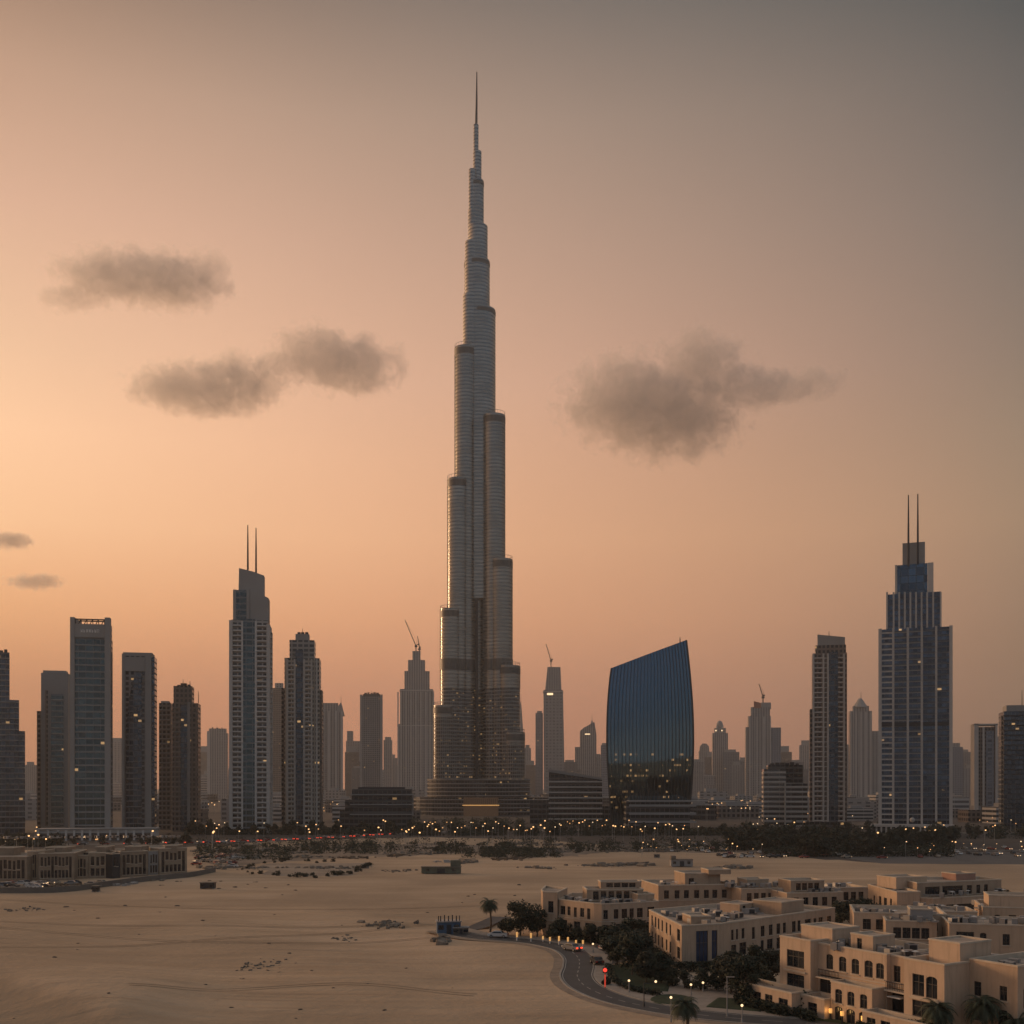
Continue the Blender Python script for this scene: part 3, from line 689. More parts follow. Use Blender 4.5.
t.box('shaft', 601, 611, 745, 0, 22, fT('blue_slab_facade', (.16, .17, .19), (.10, .12, .15))); t.box('roof_block', 602, 609, 743, 4, 12, M['conc'], 746)
t = TW('low_building', 'long striped office block with gently sloping roof right of the tallest spire', 950, 575, 'building')
t.slope('hall', [(549, None), (549, 770), (602, 778.5), (602, None)], 0, 30, fa_pod)
t.slabs(548.6, 602.4, 781, None, 4.6, -1, 31, M['conc2'], 1.3); t.box('wing', 530, 549, 800, 2, 24, fa_pod); t.box('wing', 602.2, 612, 806, 3, 22, fa_pod); t.slope('parapet', [(548.5, 772), (548.5, 769), (602.5, 777.5), (602.5, 780)], -.8, 3, M['conc'])

# --- the bulging blue glass building
Db = 840.0
t = TW('office_tower', 'bulging blue glass office building with slanted roofline right of the tallest spire', Db, 650, face=None)
bl = fT('bulging_glass_facade', (.085, .13, .16), (.10, .165, .205), wrough=.09, wmetal=.95, gvar=.12, fh=4.0, bw=2.0, zr=(.06, .97), ur=(.05, .95), lit=.26, grough=.06, gmetal=.95, litmax=58, lits=.65, planar=False)
NU, NV = 24, 28
def xl(y): q_ = (y-668)/160; return 611.5-5.5*math.sin(math.pi*min(1, max(0, q_))**.85)
def xr(y): q_ = (y-640)/188; return 686+5.5*math.sin(math.pi*min(1, max(0, q_*.93+.02)))
g = MB(); grid = []
for j in range(NV+1):
    v = j/NV; row = []
    for i in range(NU+1):
        u = i/NU; ytop = 668-28*u; y = 829+(ytop-829)*v
        row.append((t.x(xl(y)+(xr(y)-xl(y))*u), -9*math.sin(math.pi*min(1, v*.86+.14))-5*math.sin(math.pi*u), t.z(y) if j else 0))
    grid.append(row)
for j in range(NV):
    for i in range(NU): g.face([grid[j][i], grid[j][i+1], grid[j+1][i+1], grid[j+1][i]])
o = g.mesh('glass_front', True); o.materials.append(bl)
import bmesh
bm = bmesh.new(); bm.from_mesh(o); bmesh.ops.remove_doubles(bm, verts=bm.verts, dist=.001); bm.to_mesh(o); bm.free()
front = obj('glass_front', o, t.o)
g = MB(); dp = 30
for j in range(NV):
    for i_, fl in ((0, 1), (NU, 0)):
        a, b = grid[j][i_], grid[j+1][i_]; a2, b2 = (a[0]*.82+0, a[1]+dp, a[2]), (b[0]*.82, b[1]+dp, b[2])
        g.face([a, b, b2, a2] if fl else [a, a2, b2, b])
for i in range(NU):
    a, b = grid[NV][i], grid[NV][i+1]; g.face([a, b, (b[0]*.82, b[1]+dp, b[2]-1), (a[0]*.82, a[1]+dp, a[2]-1)])
for j in range(NV):
    a, b, c, d = grid[j][0], grid[j][NU], grid[j+1][NU], grid[j+1][0]; g.face([(p[0]*.82, p[1]+dp, p[2]) for p in (b, a, d, c)])
g.build('side_cladding', mat('dark_cladding', (.028, .032, .038), .35, .4), t.o)
g = MB()
for i in range(0, NU+1):
    pts = [(grid[j][i][0], grid[j][i][1]-.12, grid[j][i][2]) for j in range(NV+1)]
    for a, b in zip(pts, pts[1:]):
        for s_ in (0,):
            w_ = .16 if i not in (0, NU) else .6
            g.face([(a[0]-w_, a[1]-.3, a[2]), (a[0]+w_, a[1]-.3, a[2]), (b[0]+w_, b[1]-.3, b[2]), (b[0]-w_, b[1]-.3, b[2])])
            g.face([(a[0]-w_, a[1]+.3, a[2]), (a[0]-w_, a[1]-.3, a[2]), (b[0]-w_, b[1]-.3, b[2]), (b[0]-w_, b[1]+.3, b[2])])
            g.face([(a[0]+w_, a[1]-.3, a[2]), (a[0]+w_, a[1]+.3, a[2]), (b[0]+w_, b[1]+.3, b[2]), (b[0]+w_, b[1]-.3, b[2])])
g.build('mullions', M['dark'], t.o)
t.mast(680, 643, 637, 6, .5)
o = t.box('podium', 626, 690, 801, -26, 24, fa_pod); g = MB()
for z in (6, 12, 18): g.box(t.x(625.5), t.x(690.5), -26.8, -2, z, z+1.6)
g.box(t.x(625), t.x(691), -27, -2, t.z(801)-.2, t.z(800)); g.build('podium_bands', M['conc'], o)

# --- right background
t = TW('tower', 'hazy round shouldered tower left of the domed tower with bright lights', 2000, 704)
t.box('shaft', 699, 709.5, 751, 0, 30, fa_far); t.slope('crown', [(699.5, 753), (700, 746.5), (702.5, 743.5), (706.5, 743.5), (709, 746.5), (709.4, 753)], 3, 22, fa_far)
t = TW('tower', 'hazy tower topped by a small dome and two bright lights', 1750, 720)
t.box('shaft', 712.5, 728, 733, 0, 26, fa_ribs); t.box('tier', 714.5, 726, 728, 4, 18, fa_far, 735)
t.box('lantern_drum', 716.5, 723.5, 725, 6, 12, M['conc2'], 730); MB().ball((t.x(720), 12, t.z(725)), 3.2*t.s, 14, 8, 1.5).build('dome', M['conc'], t.o, smooth=True)
for x in (716, 722): MB().ball((t.x(x), 3, t.z(730.5)), 1.9, 8, 6).build('crown_light', M['lampw'], t.o)
t = TW('tower', 'short hazy block in front of the domed tower with bright lights', 1600, 709)
t.box('shaft', 703.5, 715, 775, 0, 24, fa_far); t.slabs(703, 715.4, 774, 775.6, 40, -1, 26, M['slab'], 1.2, 'cornice')
t = TW('tower', 'bulky stepped tower under construction with a red hoarding on its top', 1350, 762)
t.box('shaft', 748.5, 771, 716, 2, 30, fa_ribs); t.box('tier', 751, 770, 707, 5, 24, fa_ribs, 718); t.box('wing', 745.8, 748.4, 727, 4, 26, fa_far); t.box('wing', 771.2, 781, 727.5, 4, 26, fT('blue_slab_facade', (.16, .17, .19), (.10, .12, .15)))
t.slope('hoarding', [(754, 708), (753.8, 701), (761, 703), (761, 708)], 4, 2, mat('rusty_hoarding', (.30, .10, .06), .8)); t.box('roof_block', 761.2, 771, 702.5, 7, 14, M['conc'], 709); t.piers([750, 757, 764, 770.4], 1.2, 716.5, 1, 3, M['conc2'])
t = TW('low_building', 'two wide office blocks with pale horizontal bands left of the brown tower', 900, 786, 'building')
t.box('hall', 764, 786, 769, 4, 26, fa_office); t.box('hall', 785.5, 807.5, 783, 0, 26, fa_office); t.box('upper_block', 768, 803, 765, 16, 20, fa_pod, 785)
t.slabs(763.6, 785.4, 769.5, None, 4, 3.5, 5, M['slab'], .9); t.slabs(785.7, 807.9, 783.5, None, 4, -.5, 5, M['slab'], .9); t.box('corner_pier', 784.8, 786, 782, -.8, 4, M['conc2']); t.gear(770, 800, 765, 20, 6, 9, 3)
t = TW('tower', 'dark brown balcony tower with a slab crown left of the right twin mast tower', 800, 829, face=.85)
t.box('shaft', 812.5, 847, 653, 3, 20, fa_brown); t.box('tier', 815.5, 846, 645, 4.2, 14, fa_brown, 654); t.box('shoulder', 810, 813.4, 709, 4, 18, fa_brown)
t.box('crown', 818, 845, 637.5, 6, 10, M['conc'], 655); t.slope('crown_wall', [(817.5, 655), (817.5, 634.5), (844.6, 637), (844.6, 655)], 4.5, 1.3, M['conc'])
t.piers([813.5, 823.5, 828, 844.2], 1.9, 653.5, 1.6, 3, M['conc2']); t.box('glass_strip', 829, 838, 652, 2, 1.5, fa_dark)
t.slabs(814.5, 823, 656, None, 3.6, 2.0, 3, M['slab'], .8, 'balconies'); t.slabs(838, 843.5, 656, None, 3.6, 2.0, 3, M['slab'], .8, 'balconies'); t.slabs(824.5, 827.4, 656, None, 3.6, 2.3, 3, M['slab'], .6, 'balconies')
t.mast(829, 637, 631, 8, .3)
t.box('podium', 806, 850, 822, -6, 9, fa_pod)
t = TW('tower', 'hazy tower with a pointed dome between the brown tower and right masts', 1300, 861)
t.box('shaft', 850, 872, 711, 0, 28, fa_ribs); t.box('tier', 853, 869, 706, 4, 20, fa_ribs, 713); t.piers([851, 856, 861, 866, 871], 1.2, 712, -.8, 3, M['conc2'])
MB().cyl(t.x(861), 14, 7.6*t.s, t.z(707), t.z(698), 1.6*t.s, 12).build('dome', M['conc'], t.o); t.mast(861, 699, 692, 14, .7)
t.box('wing', 872.2, 880, 731, 5, 24, fa_far); t.box('podium', 847, 884, 797, -20, 18, fa_office)

# --- the twin mast tower on the right
t = TW('tower', 'broad pale ribbed tower on the right with twin masts above stepped tiers', 733, 916, face=1.03)
t.box('shaft', 881.5, 951.5, 628, 2, 24, fT('deep_blue_facade', (.08, .09, .105), (.05, .085, .135), fh=3.7, bw=3.0, zr=(.2, .95), ur=(.05, .95), lit=.02, gmetal=.75))
for x, w_ in ((880, 3.2), (893.2, 2.2), (907.8, 2.2), (921.8, 2.2), (936.2, 2.2), (951, 3.4)): MB().box(t.x(x-w_/2), t.x(x+w_/2), 0, 4, 0, t.z(627)).build('pier', M['conc2'], t.o)
MB().box(t.x(879), t.x(881.4), 4.1, 27, 0, t.z(628.5)).build('pier', M['conc2'], t.o)
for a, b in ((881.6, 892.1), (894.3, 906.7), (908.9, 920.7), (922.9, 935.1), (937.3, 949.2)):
    t.slabs(a, b, 630, 826, 3.7, 1.3, 1.6, M['slab'] if a < 890 else M['conc'] if a < 910 else M['steelgrey'], .95 if a < 890 else .65 if a < 910 else .5, 'balconies')  # paler left-column slabs put the stronger light there into the colour
MB().box(t.x(881.6), t.x(949), .7, 1.9, t.z(726), t.z(722)).build('service_floor', M['dark'], t.o)
t.box('tier', 887.5, 941, 593, 5, 17, fT('deep_blue_facade', 0, 0), 629); t.piers([887, 893.6, 899.2, 904.8, 910.4, 916, 921.6, 927.2, 933.2, 940.8], 1.7, 592, 4, 3, M['conc2'], 'pier', 629)
t.slope('crown', [(896, 594), (896, 565.5), (927.5, 563), (927.5, 594)], 7, 12, fT('crown_glass_facade', (.05, .08, .11), (.05, .10, .16), fh=5, bw=5, lit=0, zr=(.05, .95), ur=(.05, .95), gmetal=.8)); t.box('pier', 895, 897.2, 565, 6.4, 12, M['conc2'], 594); t.box('pier', 927.7, 933.5, 562.5, 6.4, 14, M['conc2'], 594)
t.box('roof_block', 902.5, 925, 542.5, 10, 9, M['conc'], 566); t.mast(908.4, 566, 495, 6.2, .8); t.mast(917.8, 564, 494, 6.2, .8)
t.box('podium', 872, 953, 827, -10, 11, fa_pod); t.slabs(870, 954.5, 825.5, 827.2, 40, -12, 13.5, M['conc2'], 1.6, 'cornice'); t.piers([871.5+i*4.9 for i in range(17)], 1.7, 827, -11.6, 1.2, M['conc2'], 'column')
MB().ball((t.x(912.5), -9.5, t.z(819.5)), 1.6, 12, 8).build('globe', M['conc2'], t.o, smooth=True)

t = TW('tower', 'hazy bluish block directly right of the right twin mast tower', 1350, 957)
t.box('shaft', 949, 963, 747, 0, 24, fT('blue_slab_facade', 0, 0)); t.box('tier', 951, 960, 743, 4, 14, fa_far, 749); t.box('wing', 963.2, 969, 769, 3, 20, fa_far)
t = TW('tower', 'tan framed tower with open roof frame near the right edge', 1000, 987)
t.box('shaft', 977, 996, 727, 2, 20, fa_brown); t.box('corner_pier', 974.3, 978.6, 723.5, 0, 22, M['conc2']); t.box('corner_pier', 982.6, 984.6, 727, .6, 4, M['conc2']); t.box('glass_strip', 986, 994, 731, .9, 2, fT('blue_slab_facade', 0, 0)); t.box('corner_pier', 995.4, 997.6, 724, 0, 22, M['conc2'])
t.slabs(974, 998, 723.4, 725, 50, 0, 3, M['conc2'], 1.2, 'roof_frame')
t = TW('tower', 'thin hazy slab between the tan framed tower and the dark right edge tower', 1500, 1001)
t.box('shaft', 996, 1005, 737, 0, 22, fa_far); t.box('roof_block', 998, 1003, 735, 4, 10, M['conc'], 739)
t = TW('tower', 'dark glass tower cut by the right edge of the photo', 850, 1018)
t.box('shaft', 1004, 1040, 711, 2, 26, fa_dark); t.box('roof_block', 1006.5, 1040, 705, 5, 18, M['conc'], 713); t.slabs(1003.5, 1040, 714, None, 3.8, 1.4, 10, M['dark'], .7); t.mast(1022, 706, 690, 8, .3)
# --- far low blocks fading into the haze
r = random.Random(11)
protos = []
for i in range(6):
    e = empty('apartment_block', (0, 3000, 0), 'low hazy apartment block far behind the towers', 'building', 'hazy blocks far behind the towers')
    w_, h_ = r.uniform(14, 24), r.uniform(26, 48)
    MB().box(-w_, w_, 0, 26, 0, h_).build('hall', (fa_far, fa_office, fa_brown)[i % 3], e); MB().box(-w_*.6, w_*.3, 5, 15, h_-.5, h_+r.uniform(3, 7)).build('roof_block', M['conc'], e)
    protos.append(e)
used = set()
for i in range(64):
    e = protos[i % 6]; px = r.uniform(-10, 1034); D = r.uniform(2200, 5200)
    if 425 < px < 535 or 608 < px < 692: D += 900
    loc = ((px-HX)/F*D, D, 0); s_ = r.uniform(.75, 1.25)*D/2300
    if i < 6: e.location = loc; e.scale = (s_,)*3
    else: copy_tree(e, loc, r.uniform(-.3, .3), s_)
hz_p = []
for i, m_ in enumerate((fa_ribs, fa_far, fa_brown, fa_grey)):
    e = empty('tower', (0, 3000, 0), 'hazy mid height tower silhouette in the gaps between the main towers', 'skyscraper', 'hazy silhouettes between the main towers')
    hh = (150, 120, 135, 105)[i]; MB().box(-17, 17, 0, 34, 0, hh).build('shaft', m_, e); MB().box(-12, 10, 5, 24, hh-.5, hh+(14, 9, 18, 6)[i]).build('roof_block', M['conc'], e)
    if i != 1: MB().box(17.2, 26, 4, 30, 0, hh*.8).build('wing', m_, e)
    hz_p.append(e)
spots = [(31, 765, 2600), (118, 742, 3000), (204, 752, 3400), (226, 770, 3000), (277, 742, 2900), (312, 735, 3200), (352, 752, 2700), (358, 768, 2600), (392, 758, 3400), (436, 770, 3000), (531, 765, 3100), (570, 762, 2900), (601, 758, 3200), (697, 762, 2600), (711, 757, 3300), (731, 752, 3000), (737, 765, 2700), (744, 760, 3600), (785, 752, 3100), (797, 762, 2800), (806, 745, 3400), (846, 748, 3000), (882, 757, 2600), (963, 752, 3100), (970, 768, 2700), (1003, 750, 3300)]
for i, (px, py, D) in enumerate(spots):
    e = hz_p[i % 4]; hh = H+(HY-py)/F*D; s_ = hh/(150, 120, 135, 105)[i % 4]; o_ = e if i < 4 else copy_tree(e, (0, 0, 0)); o_.location = ((px-HX)/F*D, D, 0); o_.scale = (s_*.9+.25, s_*.9+.25, s_); o_.rotation_euler.z = -(px-HX)/F
lb_p = []
for i, m_ in enumerate((fa_brown, fa_office, fa_far, fa_pod)):
    e = empty('low_building', (0, 2000, 0), 'low hazy flat roofed building in the built up strip behind the main towers', 'building', 'low buildings behind the main towers')
    MB().box(-13, 13, 0, 18, 0, (9, 14, 19, 12)[i]).build('hall', m_, e); MB().box(-7, 4, 4, 12, (8.8, 13.8, 18.8, 11.8)[i], (12, 17, 23, 14.6)[i]).build('roof_block', M['conc'], e); lb_p.append(e)
for i in range(150):
    D = r.uniform(930, 2300); px = r.uniform(-20, 1044)
    if 405 < px < 565 and D < 1420: D += 500
    o_ = lb_p[i] if i < 4 else copy_tree(lb_p[i % 4], (0, 0, 0)); o_.location = ((px-HX)/F*D, D, 0); s_ = r.uniform(.7, 1.4); o_.scale = (s_*r.uniform(.8, 1.6), s_, s_); o_.rotation_euler.z = r.uniform(-.4, .4)
# --- tower cranes
def crane(px, py, D, ytop, jx, jy, label):
    D = D*1.75+14; s_ = D/F; z0 = H+(HY-py)*s_; e = empty('tower_crane', ((px-HX)*s_, D, z0), label, 'crane', 'cranes on the unfinished towers')
    h_ = (py-ytop)*s_; MB().box(-1.1, 1.1, -1.1, 1.1, 0, h_).box(-3, 3, -1.6, 1.6, h_-5, h_-1).build('mast', M['dark'], e)
    jxm, jzm = (jx-px)*s_, (py-jy)*s_
    MB().tube([(0, 0, h_-2), (jxm, 0, jzm)], [1.2, .8], 5).build('jib', M['dark'], e)
    MB().tube([(0, 0, h_-2), (-jxm*.22, 0, h_+3)], [.7, .7], 5).box(-jxm*.22-2, -jxm*.22+2, -1, 1, h_, h_+3).build('counter_jib', M['dark'], e)
    MB().tube([(-jxm*.1, 0, h_+10), (jxm, 0, jzm)], [.18, .18], 4).tube([(0, 0, h_-2), (-jxm*.1, 0, h_+10)], [.4, .3], 4).build('stay_cable', M['dark'], e)
crane(416, 651, 1450, 645, 405, 620, 'long armed crane on the stepped tower left of the tallest spire')
crane(419.5, 651, 1452, 648, 417.5, 636, 'small crane beside the long armed crane on the stepped tower')
crane(551, 667, 1600, 660, 546, 644, 'crane on the smooth tower just right of the tallest spire')
crane(763, 703, 1350, 696, 759, 684, 'crane on the bulky tower with the red hoarding')
# ------------------------------------------------------------------ villas
WIN = {}
def window(w_, h_, arch, parent, loc, rz, blue=False, bars=1):
    k = (round(w_, 1), round(h_, 1), arch, blue, bars)
    if k not in WIN:
        w2, h2 = k[0], k[1]
        g = MB(); f_ = .09
        g.box(0, f_, .12, .24, 0, h2).box(w2-f_, w2, .12, .24, 0, h2).box(f_, w2-f_, .12, .24, 0, f_).box(f_, w2-f_, .12, .24, h2-f_, h2)
        for b_ in range(1, bars+1): g.box(w2*b_/(bars+1)-.04, w2*b_/(bars+1)+.04, .13, .23, f_, h2-f_)
        g.box(f_, w2-f_, .14, .22, h2*.62, h2*.62+.07)
        me = g.mesh('window'); me.materials.append(M['frame'])
        p = MB(); p.face([(0, .2, 0), (w2, .2, 0), (w2, .2, h2), (0, .2, h2)]); pm = p.mesh('pane'); pm.materials.append(M['blue'] if blue else M['pane'])
        s_ = MB().box(-.15, w2+.15, -.14, .1, -.16, -.005).mesh('sill'); s_.materials.append(M['cope'])
        WIN[k] = (me, pm, s_)
    me, pm, s_ = WIN[k]
    o = obj('window', me, parent, loc=loc); o.rotation_euler.z = rz
    obj('pane', pm, o); obj('sill', s_, o)
    return o
def wall(g, p0, p1, z0, z1, ops, t_=.28):
    p0, p1 = Vector(p0), Vector(p1); L = (p1-p0).length; d = (p1-p0)/L; nrm = Vector((d.y, -d.x))
    us = sorted({0, L}.union(*[{o[0], o[0]+o[2]} for o in ops])) if ops else [0, L]
    zs = sorted({z0, z1}.union(*[{o[1], o[1]+o[3]} for o in ops])) if ops else [z0, z1]
    P = lambda u, z, k=0.0: (*(p0+d*u-nrm*k), z)
    for a, b in zip(us, us[1:]):
        for c, e in zip(zs, zs[1:]):
            um, zm = (a+b)/2, (c+e)/2
            if any(o[0] < um < o[0]+o[2] and o[1] < zm < o[1]+o[3] for o in ops): continue
            g.face([P(a, c), P(b, c), P(b, e), P(a, e)])
    for o in ops:
        u, z, w_, h_ = o[:4]
        g.face([P(u, z), P(u, z+h_), P(u, z+h_, t_), P(u, z, t_)]); g.face([P(u+w_, z+h_), P(u+w_, z), P(u+w_, z, t_), P(u+w_, z+h_, t_)])
        g.face([P(u, z+h_), P(u+w_, z+h_), P(u+w_, z+h_, t_), P(u, z+h_, t_)]); g.face([P(u+w_, z), P(u, z), P(u, z, t_), P(u+w_, z, t_)])
        if o[4] if len(o) > 4 else False:
            r_ = w_/2; c0 = z+h_-r_*.6
            for sgn in (0, 1):
                corner = P(u if not sgn else u+w_, z+h_, .03); prev = None
                for k in range(7):
                    th = math.pi/2*k/6; q_ = P(u+r_+(-1 if not sgn else 1)*r_*math.cos(th), c0+r_*.6*math.sin(th), .03)
                    if prev: g.face([corner, prev, q_])
                    prev = q_
def villa_block(root, poly, z0, z1, ops, m_, parapet=.6, roofm=None, cope=True, blue_edges=()):
    """footprint polygon (counter-clockwise, world), wall openings by edge -> wall, roof, coping, windows under root"""
    ox, oy = root.location.x, root.location.y
    poly = [(x-ox, y-oy) for x, y in poly]; n = len(poly); g = MB()
    for i in range(n): wall(g, poly[i], poly[(i+1) % n], z0, z1, ops.get(i, []))
    wo_ = g.build('wall', m_, root)
    zr = z1-parapet
    MB_ = MB(); MB_.face([(x, y, zr) for x, y in poly]); MB_.build('roof', roofm or M['roof'], root)
    if cope:
        c = Vector((sum(p[0] for p in poly)/n, sum(p[1] for p in poly)/n)); g = MB()
        def off(k):
            out = []
            for i in range(n):
                a, b, d_ = Vector(poly[i-1]), Vector(poly[i]), Vector(poly[(i+1) % n])
                e1, e2 = (b-a).normalized(), (d_-b).normalized(); n1, n2 = Vector((e1.y, -e1.x)), Vector((e2.y, -e2.x))
                v = n1+n2; l_ = v.length
                out.append(b+(v/l_)*k/max(.4, l_/2) if l_ > .01 else b)
            return out
        A, B = off(.07), off(-.32)
        for i in range(n):
            a0, a1, b0, b1 = A[i], A[(i+1) % n], B[i], B[(i+1) % n]
            g.face([(*a0, z1+.14), (*a1, z1+.14), (*b1, z1+.14), (*b0, z1+.14)]); g.face([(*a0, z1-.1), (*a1, z1-.1), (*a1, z1+.14), (*a0, z1+.14)])
            g.face([(*b1, zr), (*b0, zr), (*b0, z1+.14), (*b1, z1+.14)]); g.face([(*a1, z1-.1), (*a0, z1-.1), (*b0, z1-.1), (*b1, z1-.1)])
        g.build('coping', M['cope'], root)
    if z1-z0 > 7.4 and n < 9:
        g = MB(); A, B = off(.11), off(-.02)
        for zt in ((z1-3.9,) if z1 < 9.2 else (z1-4.2, z0+3.4)):
            if any(o[1] < zt+.2 and o[1]+o[3] > zt-.02 for l_ in ops.values() for o in l_): continue
            for i in range(n):
                a0, a1, b0, b1 = A[i], A[(i+1) % n], B[i], B[(i+1) % n]
                g.face([(*a0, zt), (*a1, zt), (*a1, zt+.18), (*a0, zt+.18)]); g.face([(*a0, zt+.18), (*a1, zt+.18), (*b1, zt+.18), (*b0, zt+.18)]); g.face([(*b0, zt), (*b1, zt), (*a1, zt), (*a0, zt)])
        if g.f: g.build('string_course', M['cope'], root)
    for i, lst in ops.items():
        p0, p1 = Vector(poly[i]), Vector(poly[(i+1) % n]); d = (p1-p0).normalized(); a = math.atan2(d.y, d.x)
        for o in lst:
            if len(o) > 5 and o[5] == 'void': continue
            q_ = p0+d*o[0]; nb = 1 if o[2] < 2.4 else 2
            window(o[2], o[3], False, root, (q_.x, q_.y, o[1]), a, blue=(i in blue_edges), bars=nb)
    return wo_
def rect(x, y, ang, w_, d_):
    c, s_ = math.cos(ang), math.sin(ang)
    return [(x, y), (x+c*w_, y+s_*w_), (x+c*w_-s_*d_, y+s_*w_+c*d_), (x-s_*d_, y+c*d_)]
def row(L, n, w_, h_, z, arch=False, m0=1.2, jit=0, seed=0):
    n = n+1 if n > 2 else n; w_ *= 1.08; h_ *= 1.12; r_ = random.Random(seed); st = (L-2*m0)/n
    return [(m0+st*(i+.5)-w_/2+r_.uniform(-jit, jit), z, w_, h_, arch) for i in range(n)]
def rooftop(root, pts, z, seed):
    """air conditioners, tank, pipes and dishes as parts of the house"""
    r_ = random.Random(seed); pts = [p for q_ in pts for p in ((q_[0], q_[1]), (q_[0]+r_.uniform(-2.2, 2.2), q_[1]+r_.uniform(-2.2, 2.2)), (q_[0]+r_.uniform(-2.6, 2.6), q_[1]+r_.uniform(-2.6, 2.6)))][:72]
    for k, (x, y) in enumerate(pts):
        x -= root.location.x; y -= root.location.y
        a = Matrix.Translation((x, y, z)) @ Matrix.Rotation(r_.uniform(0, 3), 4, 'Z'); kind = r_.random()
        if kind < .62:
            g = MB().box(-.7, .7, -.5, .5, .15, 1.15, a).box(-.75, .75, -.1, .1, 0, .15, a); g.m = 1; g.box(-.55, .55, -.54, -.49, .25, 1.0, a)
            g.build('air_conditioner', [M['metal'], M['dark']], root)
        elif kind < .70:
            MB().cyl(x, y, .6, z, z+1.1, .56, 12).cyl(x, y, .25, z+1.1, z+1.25, .25, 8).build('water_tank', M['metal'], root)
        elif kind < .9:
            g = MB().box(-1.6, 1.6, -.15, .15, .25, .55, a).box(-1.6, -1.3, -1.4, .15, .25, .55, a).box(-.1, .1, -.1, .1, 0, .25, a); g.build('duct', M['metal'], root)
        else:
            MB().tube([(x, y, z), (x, y, z+1.0)], [.05, .05], 5).cyl(x, y+.1, .55, z+1.0, z+1.12, .1, 12).build('satellite_dish', M['white'], root)
def villa(loc, label, group=None): return empty('villa', (*loc, 0), label, 'villa', group)
S1, S2, S3 = M['stucco'], M['stucco2'], M['stucco3']

# nearest villa, bottom right
A3 = math.atan2(-26, 15.1); L3 = Vector((41.7, 170)); U3 = Vector((math.cos(A3), math.sin(A3))); V3 = Vector((-U3.y, U3.x))
def p3(s, v): q_ = L3+U3*s+V3*v; return (q_.x, q_.y)
def r3(s0, s1, v0, v1): return [p3(s0, v0), p3(s1, v0), p3(s1, v1), p3(s0, v1)]
nv = villa(p3(15, 8), 'large three storey villa nearest the camera with arched windows and a lit entrance')
villa_block(nv, r3(0, 6.4, -.4, 14), 0, 10.7, {0: [(1.5, 6.3, 3.6, 2.6), (1.5, 3.2, 3.6, 2.1)], 3: row(14.4, 4, 1.1, 1.8, 7, True, 1.2)+row(14.4, 4, 1.1, 1.9, 3.4)}, S2)
villa_block(nv, r3(6.4, 19.3, 1.2, 14), 0, 10.25, {0: [(1.6, 6.7, 1.35, 2.2, True), (4.1, 6.7, 1.4, 2.2, True), (6.5, 6.7, 1.4, 2.2, True), (8.9, 6.6, 1.5, 2.4, True), (11.0, 6.7, 1.4, 2.2, True), (.3, 2.2, 4.4, 3.5)]}, S2)
villa_block(nv, r3(11.6, 19.2, -1.6, 1.2), 0, 5.6, {0: [(.8, 2.7, 1.3, 2.0, True), (3.1, 2.7, 1.3, 2.0, True), (5.4, 2.7, 1.3, 2.0, True), (.7, .1, 1.5, 2.1, True), (2.9, .1, 1.6, 2.1, True), (5.2, .1, 1.6, 2.1, True)]}, S2, parapet=.9)
villa_block(nv, r3(19.3, 23.8, 2.0, 14), 0, 10.1, {0: [(.5, 6.5, 1.2, 2.3), (2.6, 6.5, 1.3, 2.3), (.2, 2.4, 4.1, 3.2)]}, S1)
villa_block(nv, r3(23.8, 30.3, -.6, 13), 0, 10.5, {0: [(1.4, 5.8, 1.9, 2.9), (3.6, 5.8, 1.8, 2.9, True), (1.4, 3.0, 4.0, 2.2)], 1: [(8.5, 6.4, 1.0, 1.8)]}, S2)
villa_block(nv, r3(30.3, 37.4, 4.4, 16), 0, 10.9, {0: [(.7, 6.2, 1.1, 1.9), (4.5, 6.2, 1.1, 1.9), (.5, 3.0, 1.6, 2.0), (4.3, 3.0, 1.3, 2.0)], 1: [(1.2, 5.4, .9, 2.6, True), (3.6, 5.3, 1.0, 2.9, True), (6.2, 5.3, 1.0, 2.9, True), (1.2, 2.0, 1.0, 2.4), (3.6, 2.0, 1.1, 2.6), (6.2, 2.0, 1.1, 2.6)]}, S1)
villa_block(nv, r3(.9, 7.3, 3.2, 9), 10.1, 12.3, {}, S2, parapet=.1)
villa_block(nv, r3(9.8, 14.0, 4.4, 9), 9.7, 11.9, {0: [(1.2, 9.8, .9, 1.6)]}, S2, parapet=.1)
villa_block(nv, r3(24.6, 29.6, 3.4, 9.8), 9.9, 12.9, {}, S2, parapet=.1)
villa_block(nv, r3(-4.5, 6.8, -4.6, -.45), 0, 3.3, {0: [(.8, .2, 1.5, 2.2, True), (3.2, .2, 1.6, 2.2), (5.7, .2, 1.6, 2.2), (8.6, .2, 1.9, 2.1)], 3: [(1.1, .2, 1.8, 2.2, True)]}, S2, parapet=.4)
villa_block(nv, r3(6.85, 11.5, -2.8, 1.15), 0, 3.0, {0: [(1.4, .2, 1.8, 2.0)]}, S2, parapet=.4)
villa_block(nv, r3(19.25, 31.5, -3.6, -.65), 0, 2.9, {0: [(.8, .2, 1.5, 2.0), (3.2, .2, 1.6, 2.0), (6.2, .2, 1.7, 2.0), (9, .2, 1.6, 2.0)]}, S2, parapet=.4)
rooftop(nv, [p3(9, 3), p3(8.4, 6.5), p3(15.5, 4), p3(17, 6), p3(18, 3.4), p3(21, 5), p3(22.5, 9), p3(20, 11), p3(33, 8), p3(35, 11), p3(16, 10), p3(26, 11.3)], 9.65, 4)
g = MB()
